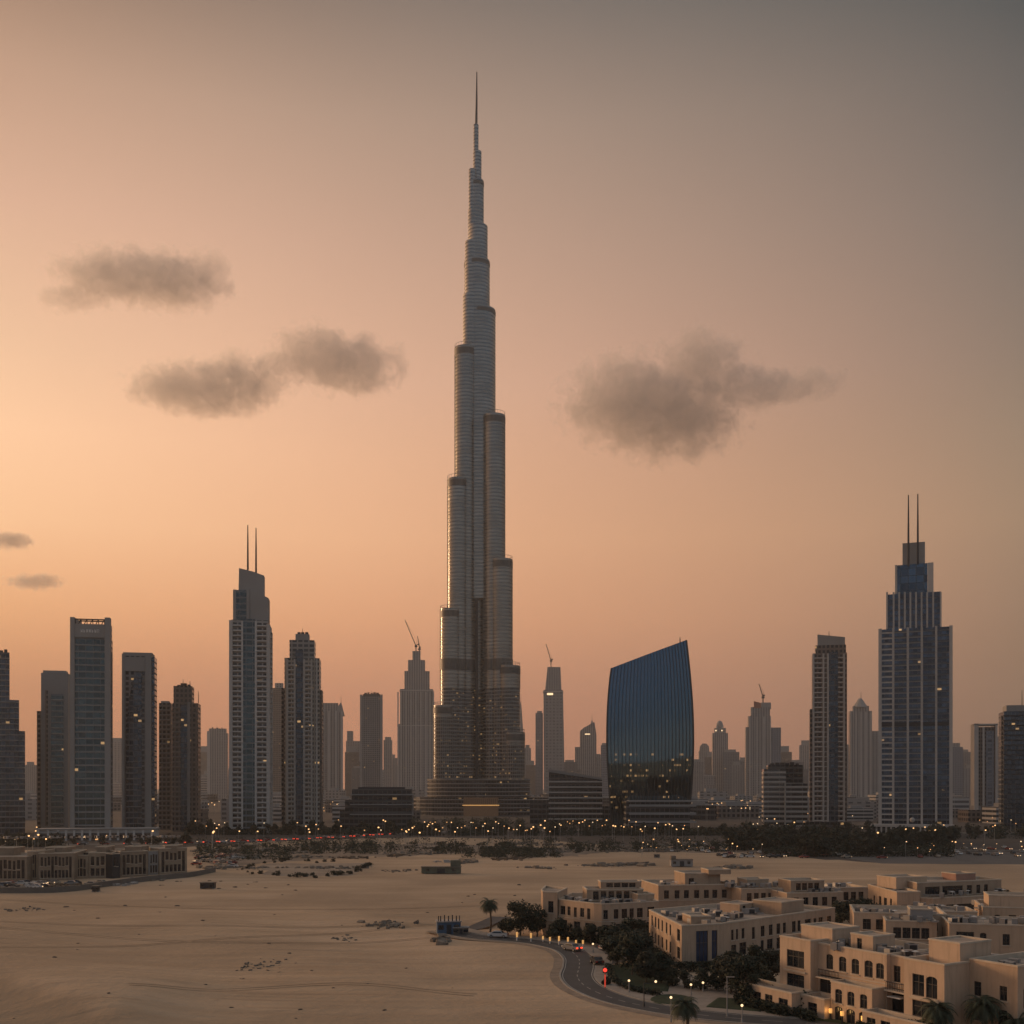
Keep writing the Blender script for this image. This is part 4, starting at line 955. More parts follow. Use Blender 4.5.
for k in range(5):                                   # loose ducts and pergola bars lying across the flat roof
    a, b = p3(19.8, 4.5+k*1.3), p3(23.4, 4.2+k*1.3); g.tube([(a[0]-nv.location.x, a[1]-nv.location.y, 10.0), (b[0]-nv.location.x, b[1]-nv.location.y, 10.05)], [.16, .16], 5)
g.build('roof_pipes', M['metal'], nv)
# balcony rail and awning on the recessed bays
for s0, s1, v, z in ((7.2, 11.2, .4, 5.6), (19.5, 23.6, .8, 5.6)):
    g = MB(); n_ = 14
    for i in range(n_+1):
        a = p3(s0+(s1-s0)*i/n_, v); g.tube([(a[0]-nv.location.x, a[1]-nv.location.y, z-.1), (a[0]-nv.location.x, a[1]-nv.location.y, z+1)], [.04, .04], 4)
    a, b = p3(s0, v), p3(s1, v); g.tube([(a[0]-nv.location.x, a[1]-nv.location.y, z+1), (b[0]-nv.location.x, b[1]-nv.location.y, z+1)], [.06, .06], 4); g.build('balcony_rail', M['dark'], nv)
def slab3(name, s0, s1, v0, v1, z0, z1, m_):
    return MB().prism([(x-nv.location.x, y-nv.location.y) for x, y in r3(s0, s1, v0, v1)], z0, z1).build(name, m_, nv)
slab3('balcony', 6.9, 11.5, .1, 1.15, 5.3, 5.5, M['cope']); slab3('balcony', 19.35, 23.75, .5, 1.95, 5.3, 5.5, M['cope']); slab3('awning', 20.2, 22.4, .2, 1.9, 4.6, 4.72, M['white'])
slab3('ledge', 1.1, 5.5, -.65, -.42, 5.62, 5.9, M['cope']); slab3('ledge', 24.9, 29.6, -.85, -.62, 5.35, 5.65, M['cope'])
# warm wall lights by the entrance
for i, s_ in enumerate((11.9, 14.1, 17.9)):
    a = p3(s_, -2.0); e = empty('wall_lamp', (a[0], a[1], 0), ('warm wall lamp at the left end of the lit villa entrance', 'warm wall lamp in the middle of the lit villa entrance', 'warm wall lamp at the right end of the lit villa entrance')[i], 'lamp', 'entrance lamps of the nearest villa')
    MB().box(-.12, .12, -.12, .12, 0, 1.1).build('post', M['dark'], e); MB().box(-.2, .2, -.2, .2, 1.1, 1.75).build('lantern', M['amber'], e)
    ld = bpy.data.lights.new('lantern_light', 'POINT'); ld.energy = 14; ld.color = (1, .55, .18); ld.shadow_soft_size = .25
    lo = bpy.data.objects.new('lantern_light', ld); COL.objects.link(lo); lo.parent = e; lo.location = (-.45, -.3, 1.5)

# middle villa with the tall blue window
mv = villa((46, 222), 'two storey villa with a tall dark blue window on its blunt corner')
poly = [(28.4, 228), (31.2, 202.2), (38.8, 205), (68, 231.6), (56, 245), (42, 238)]
E0 = 26.0; E1 = 8.08; E2 = 39.5
ops = {0: row(E0, 7, 1.1, 1.9, 5.2, False, 1, .3, 2)[:6]+[(22.6, 5.0, 2.2, 2.2)]+row(E0, 7, 1.1, 1.9, 1.9, False, 1, .3, 2)[:6]+[(22.6, 1.7, 2.2, 2.2)],
       1: [(3.0, 1.0, 2.5, 6.0), (6.3, 1.6, 1.2, 5.4)],
       2: [(3.4, 4.7, .8, 2.0), (4.9, 4.7, .7, 2.0), (6.7, 4.7, .9, 2.0), (3.4, 1.6, 1.6, 2.2), (6.0, 1.6, 2.2, 2.4), (10, 4.3, 1.0, 2.3), (12.9, 4.5, 1.3, 2.1), (15.6, 4.5, 1.3, 2.1), (18.2, 4.5, 1.3, 2.1), (20.4, 4.5, 1.1, 2.1), (12.9, 1.6, 1.0, 2.2), (15.0, 1.6, 1.9, 2.2), (18.2, 1.6, 2.8, 2.2),
           (23.6, 4.4, 1.3, 2.2), (25.6, 4.4, 1.0, 2.2), (28.2, 4.4, 2.2, 2.2), (31.4, 4.4, 1.0, 2.2), (33.2, 4.4, 1.6, 2.2), (36.4, 4.4, 1.6, 2.2), (24, 1.6, 2.4, 2.2), (29, 1.6, 2.2, 2.2), (34, 1.6, 2.2, 2.2)]}
villa_block(mv, poly, 0, 8.1, ops, S1, parapet=.7, blue_edges=(1,))
villa_block(mv, rect(55, 224.5, R(42), 8, 7), 7.4, 10.0, {}, S3, parapet=.1); villa_block(mv, rect(34, 209, R(10), 4, 5), 7.4, 9.0, {}, S3, parapet=.1); villa_block(mv, rect(47, 227, R(42), 6, 5), 7.4, 9.3, {0: [(1, 7.6, 1, 1.4)]}, S1, parapet=.1)
villa_block(mv, rect(57, 220.2, R(42.3), 7.5, 1.6), 0, 4.2, {0: row(7.5, 3, 1.3, 2.2, 1.2)}, S1, parapet=.5)
rooftop(mv, [(35, 215), (37, 220), (41, 213), (44, 218), (45.5, 220), (42, 224), (50, 226), (51, 229), (52.5, 231), (46, 233), (38, 228), (33, 222), (60, 234), (58, 238), (36.5, 207.8)], 7.4, 8)
# back left villa
bv = villa((21, 250), 'low two storey villa with rounded corner behind the palm and the big dark tree')
villa_block(bv, [(6.7, 254), (7.0, 249), (10.2, 247.4), (13, 258), (8, 264)], 0, 9.8, {1: [(1.3, 5.2, 1.3, 2.6)], 0: [(2, 5.0, 1, 2)]}, S1, parapet=.4)
poly = [(10.5, 248), (17.8, 239.4), (19.4, 238.2), (21.2, 238.4), (32.5, 243.8), (30, 262), (14, 262)]
villa_block(bv, poly, 0, 8.2, {0: [(.6, 4.9, 1.6, 2.0), (2.9, 4.9, 1.0, 2.0), (5.0, 4.7, .9, 2.2), (7.0, 4.9, 1.3, 2.0), (9.2, 4.6, 1.0, 2.4), (1.4, 1.6, 1.4, 2.2), (5.0, 1.6, 2.0, 2.2), (8.6, 1.4, 1.6, 2.4)], 2: [(.4, 4.9, 1.0, 2.0), (.4, 1.5, 1.0, 2.2)],
    3: [(1.0, 4.9, 1.2, 2.1), (3.0, 4.9, 1.4, 2.1), (5.0, 4.9, 1.1, 2.1), (6.9, 4.9, 1.5, 2.1), (9.6, 4.8, 1.8, 2.3), (1.6, 1.5, 1.6, 2.3), (5.4, 1.5, 2.8, 2.3), (9.4, 1.5, 1.8, 2.3)]}, S1, parapet=.8)
villa_block(bv, rect(17, 250, R(4), 13, 7), 7.4, 10.2, {0: row(13, 5, 1.2, 1.7, 7.9)}, S3, parapet=.3); villa_block(bv, rect(20.5, 254.3, R(4), 9.5, 4), 10.0, 11.6, {0: row(9.5, 3, 1.4, .9, 10.3)}, S3, parapet=.2); villa_block(bv, rect(28.2, 247, R(14), 4, 5), 7.4, 9.4, {}, S1, parapet=.2)
rooftop(bv, [(15, 247), (17.5, 244.5), (20, 243), (22.5, 243.5), (24, 246), (26.5, 246.4), (23, 248.5), (15.5, 251), (12, 255.5), (28, 245)], 7.4, 12)
# row behind
rv = villa((52, 285), 'long low villa behind the blue window villa, its roof crowded with plant')
villa_block(rv, rect(37, 278, R(9), 20, 16), 0, 8.6, {0: row(20, 6, 1.2, 1.9, 5.2, False, 1, .3, 3)}, S3, parapet=.6); villa_block(rv, rect(44.5, 283, R(9), 9.5, 9), 7.9, 11.2, {0: [(1, 8.4, 1.4, 1.6)]}, S3, parapet=.3); villa_block(rv, rect(50.5, 282.6, R(9), 6, 6), 11.0, 12.2, {}, S3, parapet=.1)
villa_block(rv, rect(57.3, 275, R(12), 12, 14), 0, 8.0, {0: row(12, 4, 1.2, 1.9, 4.8)}, S1, parapet=.6); villa_block(rv, rect(60, 281, R(12), 6, 6), 7.4, 9.8, {}, S1, parapet=.3)
rooftop(rv, [(40, 282), (42, 286), (57, 284), (59, 280), (61, 279), (64, 280), (66, 283), (68, 284), (47, 281.2), (58, 289), (55, 280.6)], 7.9, 3)
rv2 = villa((72, 278), 'squat villa with a railed upper room right of the long low villa')
villa_block(rv2, rect(67, 268, R(12), 15, 14), 0, 7.6, {0: row(15, 4, 1.3, 1.9, 4.4)}, S1, parapet=.5); villa_block(rv2, rect(69.2, 273, R(12), 9, 7), 7.0, 10.2, {0: row(9, 3, 1.2, 1.6, 7.8)}, S3, parapet=.4); villa_block(rv2, rect(80, 283, R(12), 13, 12), 0, 7.4, {0: row(13, 4, 1.3, 1.9, 4.2)}, S1, parapet=.5)
rooftop(rv2, [(68.5, 271), (79, 276), (77, 274.5), (71, 282), (83, 287), (86, 289), (89, 291), (80, 279)], 7.1, 9)
# large far villa with dark glazing bands
fv = villa((106, 262), 'wide terraced villa with long dark window bands behind the dark trees')
villa_block(fv, [(88, 272), (88.2, 252), (94, 253.2), (94, 272)], 0, 9.4, {0: [(4, 5, 1.1, 2.2, True), (8, 4.6, 1.6, 2.8), (11.4, 4.6, 2.0, 2.8), (15.5, 4.6, 1.2, 3)], 1: [(1, 1.5, 1.6, 5), (3.6, 1.5, 1.4, 5)]}, S1, parapet=.4)
villa_block(fv, [(94.2, 253.6), (96.4, 252.2), (121, 262), (118, 272), (94.2, 271)], 0, 8.0, {1: [(1.4, 3.8, 2.2, 2.6), (4.0, 3.8, 2.4, 2.6), (7.2, 3.8, 6.0, 2.6), (14, 3.8, 3.4, 2.6), (18.2, 3.8, 3.4, 2.6)], 0: [(.8, 3.8, 1.2, 2.6)]}, S1, parapet=.7)
villa_block(fv, [(95, 258), (119, 267.5), (117, 275), (94, 274)], 7.3, 11.0, {0: [(2.4, 7.9, 4.4, 2.1), (7.6, 7.9, 6.2, 2.1), (15, 7.9, 1.6, 2.1), (18, 7.9, 1.2, 2.1), (20.4, 7.9, 1.2, 2.1)]}, S3, parapet=.5)
villa_block(fv, rect(91.5, 262, R(20), 9, 7), 9.2, 11.9, {}, S2, parapet=.2); villa_block(fv, rect(109, 270, R(20), 6, 5), 10.4, 12.2, {}, mat('red_brown_stucco', (.33, .19, .14), .85), parapet=.2); villa_block(fv, rect(121.2, 263, R(10), 14, 12), 0, 7.0, {0: [(1, 3.4, 8, 2.4), (10.4, 3.6, 1.4, 2)]}, S3, parapet=.5)
rooftop(fv, [(90, 260), (92, 256), (97, 255.6), (103, 258), (108, 260.4), (113, 262), (117, 264.5), (99, 264), (104, 268), (112, 270), (125, 267), (130, 268)], 8.0, 5)
# villa between the nearest and the far one
cv_ = villa((80, 203), 'flat roofed villa behind the nearest villa with a grey rooftop box')
villa_block(cv_, rect(66.5, 214, R(-14), 17, 14), 0, 9.2, {0: row(17, 5, 1.4, 1.8, 6.0)}, S2, parapet=.6); villa_block(cv_, rect(70, 206, R(-14), 9, 7), 0, 8.6, {0: row(9, 3, 1.3, 1.8, 5.4)}, S1, parapet=.5)
villa_block(cv_, rect(79.5, 200, R(-14), 18, 13), 0, 8.8, {0: [(1.2, 4.2, 3.0, 3.2), (5.2, 5.4, 1.1, 1.9, True), (9.0, 5.2, 1.2, 2.0), (13, 5.2, 1.1, 1.8)], 3: [(3, 5, 1.5, 2)]}, S1, parapet=.5); villa_block(cv_, rect(75, 207.2, R(-14), 4, 5), 8.5, 10.6, {}, M['conc'], parapet=.1)
rooftop(cv_, [(69, 216), (72, 217), (75, 215.5), (79, 214), (81, 212), (72, 209), (76, 205), (83, 204), (87, 203), (90, 201.5), (94, 203), (86, 207), (70, 222)], 8.4, 6)
ev = villa((108, 230), 'plain stucco villa at the right edge of the photo in front of the terraced villa')
villa_block(ev, rect(98, 229, R(-16), 17, 14), 0, 8.6, {0: [(2.2, 5.2, 1.2, 1.9, True), (5, 5.2, 1.4, 1.9), (9, 5, 1.4, 2), (12, 5, 1.4, 2)], 3: [(4, 5, 1.5, 2)]}, S1, parapet=.5); villa_block(ev, rect(101, 233, R(-16), 11, 8), 8.0, 10.6, {}, S2, parapet=.3); villa_block(ev, rect(84, 228.5, R(-10), 12, 10), 0, 7.8, {0: row(12, 4, 1.3, 1.9, 4.6)}, S2, parapet=.6)
rooftop(ev, [(87, 231), (90, 233), (93, 231), (99, 232), (112, 228), (104, 244), (88, 236)], 7.6, 2)

# left low arcaded building
lv = empty('arcade_building', (-150, 400, 0), 'long low sand coloured arcade building on the left edge of the desert', 'building')
def arcade(x0, x1, yb0, yb1, z1, n, m_, two=True, seed=0):
    a, b = gp(x0, yb0), gp(x1, yb1); L = (b-a).length; d = (b-a).normalized(); n_ = Vector((-d.y, d.x, 0))
    st = (L-1.2)/n; ops = []
    for i in range(n):
        kk = (i*7+n*3) % 5
        if kk == 3 and n > 3: ops.append((.6+st*i+st*.14, .8, st*.7, z1-2.0, False)); continue
        ops.append((.6+st*i+st*(.1+.03*kk), z1-4.3-.1*kk, st*(.76-.05*kk), 3.2, False))
        if two: ops.append((.6+st*i+st*.12, .8, st*.72, 2.8, False))
    villa_block(lv, [tuple(a.xy), tuple(b.xy), tuple((b+n_*22).xy), tuple((a+n_*22).xy)], 0, z1, {0: ops}, m_, parapet=.6)
arcade(-30, 27, 881, 881, 8.6, 12, M['brk']); arcade(27.3, 38, 880, 880, 10.2, 4, M['brk2']); arcade(38.3, 74, 880.5, 880, 9.6, 9, M['brk']); arcade(74.4, 88, 878.5, 878.3, 8.4, 3, M['brk2']); arcade(88.4, 112, 878.2, 878, 9.2, 4, M['brk2'], True)
arcade(112.3, 120, 878.6, 878, 8.9, 2, M['dark'], False); arcade(120.4, 148, 877.4, 876, 9.4, 6, M['brk']); arcade(148.4, 159, 875, 874.4, 9.0, 3, M['conc']); arcade(159.4, 187, 874.6, 873, 9.8, 6, M['brk2'])
rooftop(lv, [tuple(gp(x, 855+((x*7) % 3)-x*.01).xy) for x in range(-10, 180, 9)], 8.6, 20)
for x0, x1, y in ((-20, 14, 855.5), (45, 66, 855), (95, 106, 854.5), (125, 141, 854), (165, 176, 853)):
    a, b = gp(x0, y, 8), gp(x1, y, 8); villa_block(lv, [tuple(a.xy), tuple(b.xy), (b.x, b.y+9), (a.x, a.y+9)], 8.0, 10.8, {}, M['brk'], parapet=.2)
bw_ = spline([tuple(gp(x, y).xy) for x, y in ((-20, 893), (40, 893), (75, 891), (110, 886), (150, 881), (190, 877), (215, 872))], 6)
kerb_ = MB(); A_, B_ = offs(bw_, .3), offs(bw_, -.3)
for i in range(len(bw_)-1):
    a0, a1, b0, b1 = A_[i], A_[i+1], B_[i], B_[i+1]
    kerb_.face([(*a0, 1.8), (*b0, 1.8), (*b1, 1.8), (*a1, 1.8)]); kerb_.face([(*b0, -.6), (*b1, -.6), (*b1, 1.8), (*b0, 1.8)]); kerb_.face([(*a1, -.6), (*a0, -.6), (*a0, 1.8), (*a1, 1.8)])
tag(kerb_.build('boundary_wall', mat('grey_block_wall', (.13, .115, .10), .85)), 'low grey boundary wall curving in front of the arcade building', 'wall')
# ------------------------------------------------------------------ vegetation
def make_crown(seed, rx, h, z0, n, leaf, lobes=14):
    r_ = random.Random(seed); g = MB(); C = []
    for i in range(lobes):
        th = r_.uniform(0, 6.28); q_ = r_.random()**.5; zz_ = r_.random(); k = math.sin(math.pi*(.18+.74*zz_))
        C.append((Vector((math.cos(th)*rx*.72*q_*k, math.sin(th)*rx*.72*q_*k, z0+h*zz_*.88+.05*h)), rx*r_.uniform(.26, .5)))
    for i in range(n):
        c, rr = C[i % lobes]
        d = Vector((r_.gauss(0, 1), r_.gauss(0, 1), r_.gauss(0, .8))).normalized()
        p = c+d*rr*r_.uniform(.45, 1.08)**.8
        a = Vector((r_.gauss(0, 1), r_.gauss(0, 1), r_.gauss(0, .6))).normalized(); b = a.cross(d); b = b.normalized() if b.length > .01 else a.orthogonal().normalized()
        s_ = leaf*r_.uniform(.55, 1.3)
        g.face([p-a*s_-b*s_*.3, p-a*s_*.1-b*s_*.55, p+a*s_, p-a*s_*.1+b*s_*.55])
    return g, C
def make_tree(name, label, seed, rx, h, z0, n, leaf, lm, group, cat='tree', trunk=True):
    e = empty(name, (0, -300, 0), label, cat, group)
    g, C = make_crown(seed, rx, h, z0, n, leaf); g.build('crown', lm, e)
    if trunk:
        r_ = random.Random(seed+1); tr = MB(); tr.tube([(0, 0, -.2), (.1, .05, z0*.6), (.05, -.1, z0+h*.3), (0, 0, z0+h*.6)], [h*.045, h*.035, h*.028, h*.012], 7)
        for c, rr in C[:6]: tr.tube([(.05, 0, z0*.7+h*.08), tuple(Vector((.05, 0, z0*.7+h*.1)).lerp(c, .55)+Vector((0, 0, .1))), tuple(c)], [h*.022, h*.015, h*.006], 5)
        tr.build('trunk', M['bark'], e)
    return e
def make_palm(label, h, seed, nf=30, fl=2.7):
    r_ = random.Random(seed); e = empty('palm_tree', (0, -300, 0), label, 'palm')
    tr = MB(); pts = [(.25*math.sin(k*.5), .12*k/6, h*k/8-.2*(k == 0)) for k in range(9)]; tr.tube(pts, [.26-.012*k for k in range(9)], 8); tr.build('trunk', M['bark'], e)
    top = Vector(pts[-1]); g = MB()
    for i in range(nf):
        th = i*2.399+r_.uniform(-.2, .2); up = 1.15-1.5*(i/nf)+r_.uniform(-.12, .12); L = fl*r_.uniform(.85, 1.1)
        p = top.copy(); d = Vector((math.cos(th)*math.cos(up), math.sin(th)*math.cos(up), math.sin(up))); side = Vector((-math.sin(th), math.cos(th), 0)); n = 9
        for k in range(n):
            q_ = p+d*(L/n); wd = (.8 if fl < 3.05 else .74)*math.sin(math.pi*min(.97, (k+.6)/n*.9+.08))
            for sg in (-1, 1):
                m1 = p.lerp(q_, .5); tip = m1+side*sg*wd+d*.32-Vector((0, 0, .22*wd))
                g.face([p, m1, tip]); tip2 = q_+side*sg*wd*.95+d*.3-Vector((0, 0, .24*wd)); g.face([m1, q_, tip2])
            p = q_; d = (d-Vector((0, 0, .20+.02*k))).normalized()
    g.build('crown', M['palm'], e); return e

# near trees: (picture x, base row, height m, radius m, label)
near = [
 (520, 936, 8.0, 4.2, 'big round dark tree right of the lone palm at the road bend'), (537, 937, 6.8, 2.8, 'dark tree touching the left corner of the rounded corner villa'), (507, 936, 4.0, 2.0, 'small tree between the lone palm and the big round dark tree'),
 (559, 941, 4.2, 2.5, 'bushy tree under the left windows of the rounded corner villa'), (578, 943, 3.4, 2.0, 'low tree in the middle of the rounded corner villa front'), (590, 945, 4.0, 2.0, 'low tree near the curve in front of the rounded corner villa'),
 (612, 953, 5.4, 2.8, 'tree right of the parking court, behind the others there'), (628, 950, 6.0, 3.0, 'tree against the right end of the rounded corner villa'), (636, 962, 6.2, 3.0, 'leafy tree between the two left villas, nearer the middle one'),
 (617, 966, 6.2, 3.1, 'large tree directly behind the red signal'), (632, 976, 7.0, 3.4, 'large tree behind the lamp right of the red signal'), (646, 983, 5.2, 2.6, 'tree left of the round lawn in front of the middle villa'),
 (661, 984, 5.0, 2.3, 'tree at the corner of the middle villa, above the round lawn'), (672, 986, 3.2, 1.8, 'bush below the blunt corner of the middle villa'), (684, 988, 3.0, 1.9, 'rounded bush left of the tall blue window'), (700, 990, 3.6, 2.0, 'rounded bush under the tall blue window'),
 (716, 990, 3.0, 1.8, 'low bush right of the tall blue window'), (731, 993, 6.0, 3.0, 'tree at the left of the clump before the nearest villa'), (746, 1004, 7.0, 3.5, 'largest tree of the clump before the nearest villa'), (757, 985, 6.4, 3.0, 'rear tree of the clump left of the nearest villa'),
 (771, 985, 5.6, 2.6, 'tree touching the left corner of the nearest villa'), (735, 978, 4.6, 2.6, 'tree against the right wing of the middle villa'), (768, 1004, 3.2, 1.8, 'bush in front of the low arched wing of the nearest villa'), (783, 1008, 2.4, 1.6, 'bush before the second arch of the nearest villa'),
 (806, 1014, 3.6, 1.7, 'dark bush left of the lit villa entrance'), (793, 1014, 1.8, 1.5, 'small low bush on the lawn before the nearest villa'), (910, 1040, 3.4, 2.0, 'dark tree below the awning of the nearest villa'), (924, 1044, 3.0, 2.0, 'bush at the bottom edge below the large window'),
 (840, 929, 6.6, 3.2, 'left tree of the dark row behind the middle villa'), (852, 930, 7.4, 3.6, 'second dark tree in the row behind the middle villa'), (864, 931, 7.4, 3.6, 'tallest dark tree in the row behind the middle villa'), (876, 932, 6.4, 3.0, 'right tree of the dark row behind the middle villa'),
 (893, 930, 3.0, 2.0, 'bush below the left face of the terraced villa'), (995, 907, 5.0, 2.8, 'dark tree behind the right end of the terraced villa'), (1006, 908, 4.4, 2.4, 'rightmost dark tree behind the terraced villa'), (607, 985, 1.2, .9, 'small shrub at the foot of the red signal'),
 (569, 938, 3.0, 2.2, 'bush against the wall of the rounded corner villa, left of its corner'), (603, 946, 3.8, 2.2, 'tree at the left edge of the parking court'), (646, 972, 6.4, 3.0, 'dark tree before the left face of the middle villa'), (622, 960, 5.2, 2.6, 'tree at the back of the lawn behind the red signal'), (640, 945, 5.0, 2.6, 'tree in the gap between the rounded corner villa and the middle villa'),
 (742, 992, 5.6, 2.8, 'dark tree in the middle of the clump before the nearest villa'), (722, 985, 4.4, 2.4, 'tree hiding the foot of the middle villa right of its blue window'), (762, 996, 5.0, 2.4, 'tree at the right of the clump before the nearest villa'),
]
for i, (px, py, h_, rx, lb) in enumerate(near):
    p = gp(px, py); low = h_ < 3.7
    e = make_tree('bush' if low else 'tree', lb, 100+i, rx, h_*(.9 if low else .74), .1 if low else h_*.26, 2600 if not low else 1100, .29 if not low else .23, (M['leaf'], M['leaf'], M['leaf2'])[i % 3 if i not in (0, 1) else 0], 'trees and bushes round the villas', 'tree' if not low else 'bush')
    e.location = (p.x, p.y, 0)
for px, py, h_, lb, fl in ((490, 933, 6.6, 'lone palm beside the road bend left of the villas', 2.9), (686, 1032, 3.6, 'palm crown at the bottom edge below the round lawn', 2.7), (940, 1046, 4.6, 'left palm before the large window of the nearest villa', 3.0), (985, 1048, 5.4, 'right palm before the side wing of the nearest villa', 3.2), (1018, 1052, 3.6, 'palm cut by the lower right corner of the photo', 3.0)):
    e = make_palm(lb, h_, int(px), 52, fl); p = gp(px, py); e.location = (p.x, p.y, 0); e['group'] = 'palms by the villas'
def hedge(label, pts, h_, n, wd=.7):
    P_ = spline(pts, 8); r_ = random.Random(n); g = MB()
    for i in range(n):
        t_ = r_.random()*(len(P_)-1.01); k = int(t_); q_ = P_[k].lerp(P_[k+1], t_-k); c = Vector((q_.x+r_.gauss(0, wd*.5), q_.y+r_.gauss(0, wd*.5), h_*r_.random()**.7))
        a_ = Vector((r_.gauss(0, 1), r_.gauss(0, 1), r_.gauss(0, .8))).normalized()*r_.uniform(.12, .3); b_ = a_.cross(Vector((r_.gauss(0, 1), r_.gauss(0, 1), r_.gauss(0, 1)))).normalized()*r_.uniform(.1, .2)
        g.face([c-a_, c-b_, c+a_, c+b_])
    tag(g.build('hedge', M['leaf']), label, 'hedge', 'hedges by the villas')
hedge('dark hedge along the low arched wing of the nearest villa', [p3(-4, -5.6), p3(2, -5.8), p3(7, -5.6)], 1.5, 2600); hedge('hedge in front of the lit entrance end of the nearest villa', [p3(7.5, -4.2), p3(11, -4.6)], 1.3, 1300)
hedge('hedge below the large window at the near end of the nearest villa', [p3(20, -5), p3(26, -5.2), p3(33, -4.8)], 1.7, 2600); hedge('hedge at the foot of the blunt corner of the middle villa', [(29.5, 200), (36, 201), (42, 205), (50, 212), (58, 219)], 1.8, 4200, 1.2)
hedge('hedge along the left face of the middle villa', [(26.5, 226), (28, 214), (29, 204)], 1.9, 3200, 1.2); hedge('hedge along the curved front of the rounded corner villa', [(8, 244), (13, 241.5), (17.5, 236.5), (22, 236), (28, 239)], 1.7, 4200, 1.1); hedge('hedge between the pavement and the lawn behind the red signal', [tuple(gp(x_, y_).xy) for x_, y_ in ((608, 968), (614, 981), (632, 991), (660, 996))], .9, 1800, .6)
# mid-distance trees in belts
kinds = [make_tree('tree', 'dark tree', 300+i, (3.4, 2.6, 4.2, 3.0, 3.8)[i], (4.6, 5.4, 5.0, 4.2, 5.6)[i], (2.0, 2.2, 2.2, 1.6, 2.6)[i], 420, .62, (M['leaf'], M['leaf2'], M['leaf'], M['leaf2'], M['leaf'])[i], 'trees') for i in range(5)]
shr = [make_tree('shrub', 'dry shrub', 330+i, (1.8, 2.6, 1.4)[i], (1.5, 1.9, 1.2)[i], .05, 180, .42, M['leaf2'], 'shrubs', 'shrub', False) for i in range(3)]
first = {}
def plant(src, px, D, s_, label, group, x=None):
    loc = ((px-HX)/F*D, D, 0); rz = rr.uniform(0, 6.28)
    return copy_tree(src, loc, rz, s_, label, group)
rr = random.Random(21)
G = 'trees of the dark belt on the right'
for i in range(104):
    px = 728+226*(i+rr.random())/104; D = rr.uniform(515, 650) if px > 760 else rr.uniform(560, 660)
    if px > 900: D = rr.uniform(560, 660)
    plant(rr.choice(kinds), px, D, rr.uniform(1.0, 1.5), 'dark tree in the dense belt before the broad pale twin mast tower', G)
for i in range(46):
    px = rr.uniform(190, 430); plant(rr.choice(kinds), px, rr.uniform(740, 800), rr.uniform(.7, 1.25), 'dark street tree among the lamps at the foot of the left towers', 'street trees before the left towers')
for i in range(30):
    px = rr.choice((rr.uniform(-5, 55), rr.uniform(150, 190), rr.uniform(-5, 190))); plant(rr.choice(kinds), px, rr.uniform(600, 655), rr.uniform(.5, .95), 'street tree between the arcade building and the left glass towers', 'street trees behind the arcade building')
for i in range(62):
    px = rr.uniform(405, 735); plant(rr.choice(kinds), px, rr.uniform(735, 790), rr.uniform(.6, 1.05), 'street tree in the row of lamps below the tallest spire', 'street trees before the tallest spire')
for i in range(34):
    px = rr.uniform(735, 1030); plant(rr.choice(kinds), px, rr.uniform(680, 860), rr.uniform(.7, 1.1), 'tree on the far side of the dense dark belt on the right', 'trees behind the right belt')
for i in range(58):
    a = rr.random(); px, py = ((rr.uniform(190, 330), rr.uniform(846, 853)), (rr.uniform(290, 520), rr.uniform(843, 852)), (rr.uniform(460, 590), rr.uniform(848, 856)), (rr.uniform(560, 700), rr.uniform(845, 851)))[int(a*4)]
    p = gp(px, py); plant(rr.choice(shr), px, p.y, rr.uniform(.5, 1.1), 'dark scrub on the sand below the lamp row', 'scrub at the far edge of the sand')
BANK = ((242, 869), (262, 864), (290, 861), (330, 862)), ((246, 873), (285, 876), (330, 876), (345, 874)), ((343, 875), (362, 870), (372, 864))
for i in range(64):                                 # ragged bank round the bare plot
    ln = BANK[rr.choice((0, 0, 1, 1, 1, 2, 2))]; j = rr.randrange(len(ln)-1); t_ = rr.random(); px = ln[j][0]+(ln[j+1][0]-ln[j][0])*t_+rr.gauss(0, 2); py = ln[j][1]+(ln[j+1][1]-ln[j][1])*t_+rr.gauss(0, .7)
    plant(rr.choice(shr), px, gp(px, py).y, rr.uniform(.3, .8), 'dry shrub on the bank round the bare plot in the sand', 'shrubs round the bare plot')
# undergrowth that reads as one dark mass under the belts of trees
ug = MB()
def under(n, fx, fD, hh, s0):
    for i in range(n):
        px = fx(); D = fD(px); x = (px-HX)/F*D; z = hh*rr.random()**1.5; c = Vector((x+rr.gauss(0, 1), D+rr.gauss(0, 1.5), z))
        if any((c.x-q_.x)**2+(c.y-q_.y)**2 < 170 for q_ in HW[::3]): continue
        a = Vector((rr.gauss(0, 1), rr.gauss(0, 1), rr.gauss(0, .7))).normalized()*s0*rr.uniform(.5, 1.3); b_ = a.cross(Vector((rr.gauss(0, 1), rr.gauss(0, 1), rr.gauss(0, 1)))).normalized()*s0*rr.uniform(.4, 1)
        ug.face([c-a, c-b_*.8, c+a, c+b_*.8])
def clump(lo, hi, n):
    cs = [rr.uniform(lo, hi) for i in range(n)]
    return lambda: rr.choice(cs)+rr.gauss(0, 2.2)
clump_a = clump(200, 720, 70)
under(26000, lambda: rr.uniform(728, 952), lambda px: rr.uniform(520, 680) if px > 765 else rr.uniform(570, 680), 4.2, .75)
under(15000, clump(190, 430, 60), lambda px: rr.uniform(748, 800), 3.6, .8)
under(17000, clump(405, 735, 90), lambda px: rr.uniform(735, 800), 3.4, .8)
under(9000, clump(735, 1030, 50), lambda px: rr.uniform(690, 860), 3.6, .8)
under(8000, clump(-5, 60, 20), lambda px: rr.uniform(605, 655), 2.6, .7)
under(7000, lambda: clump_a(), lambda px: rr.uniform(560, 700), 1.3, .6)
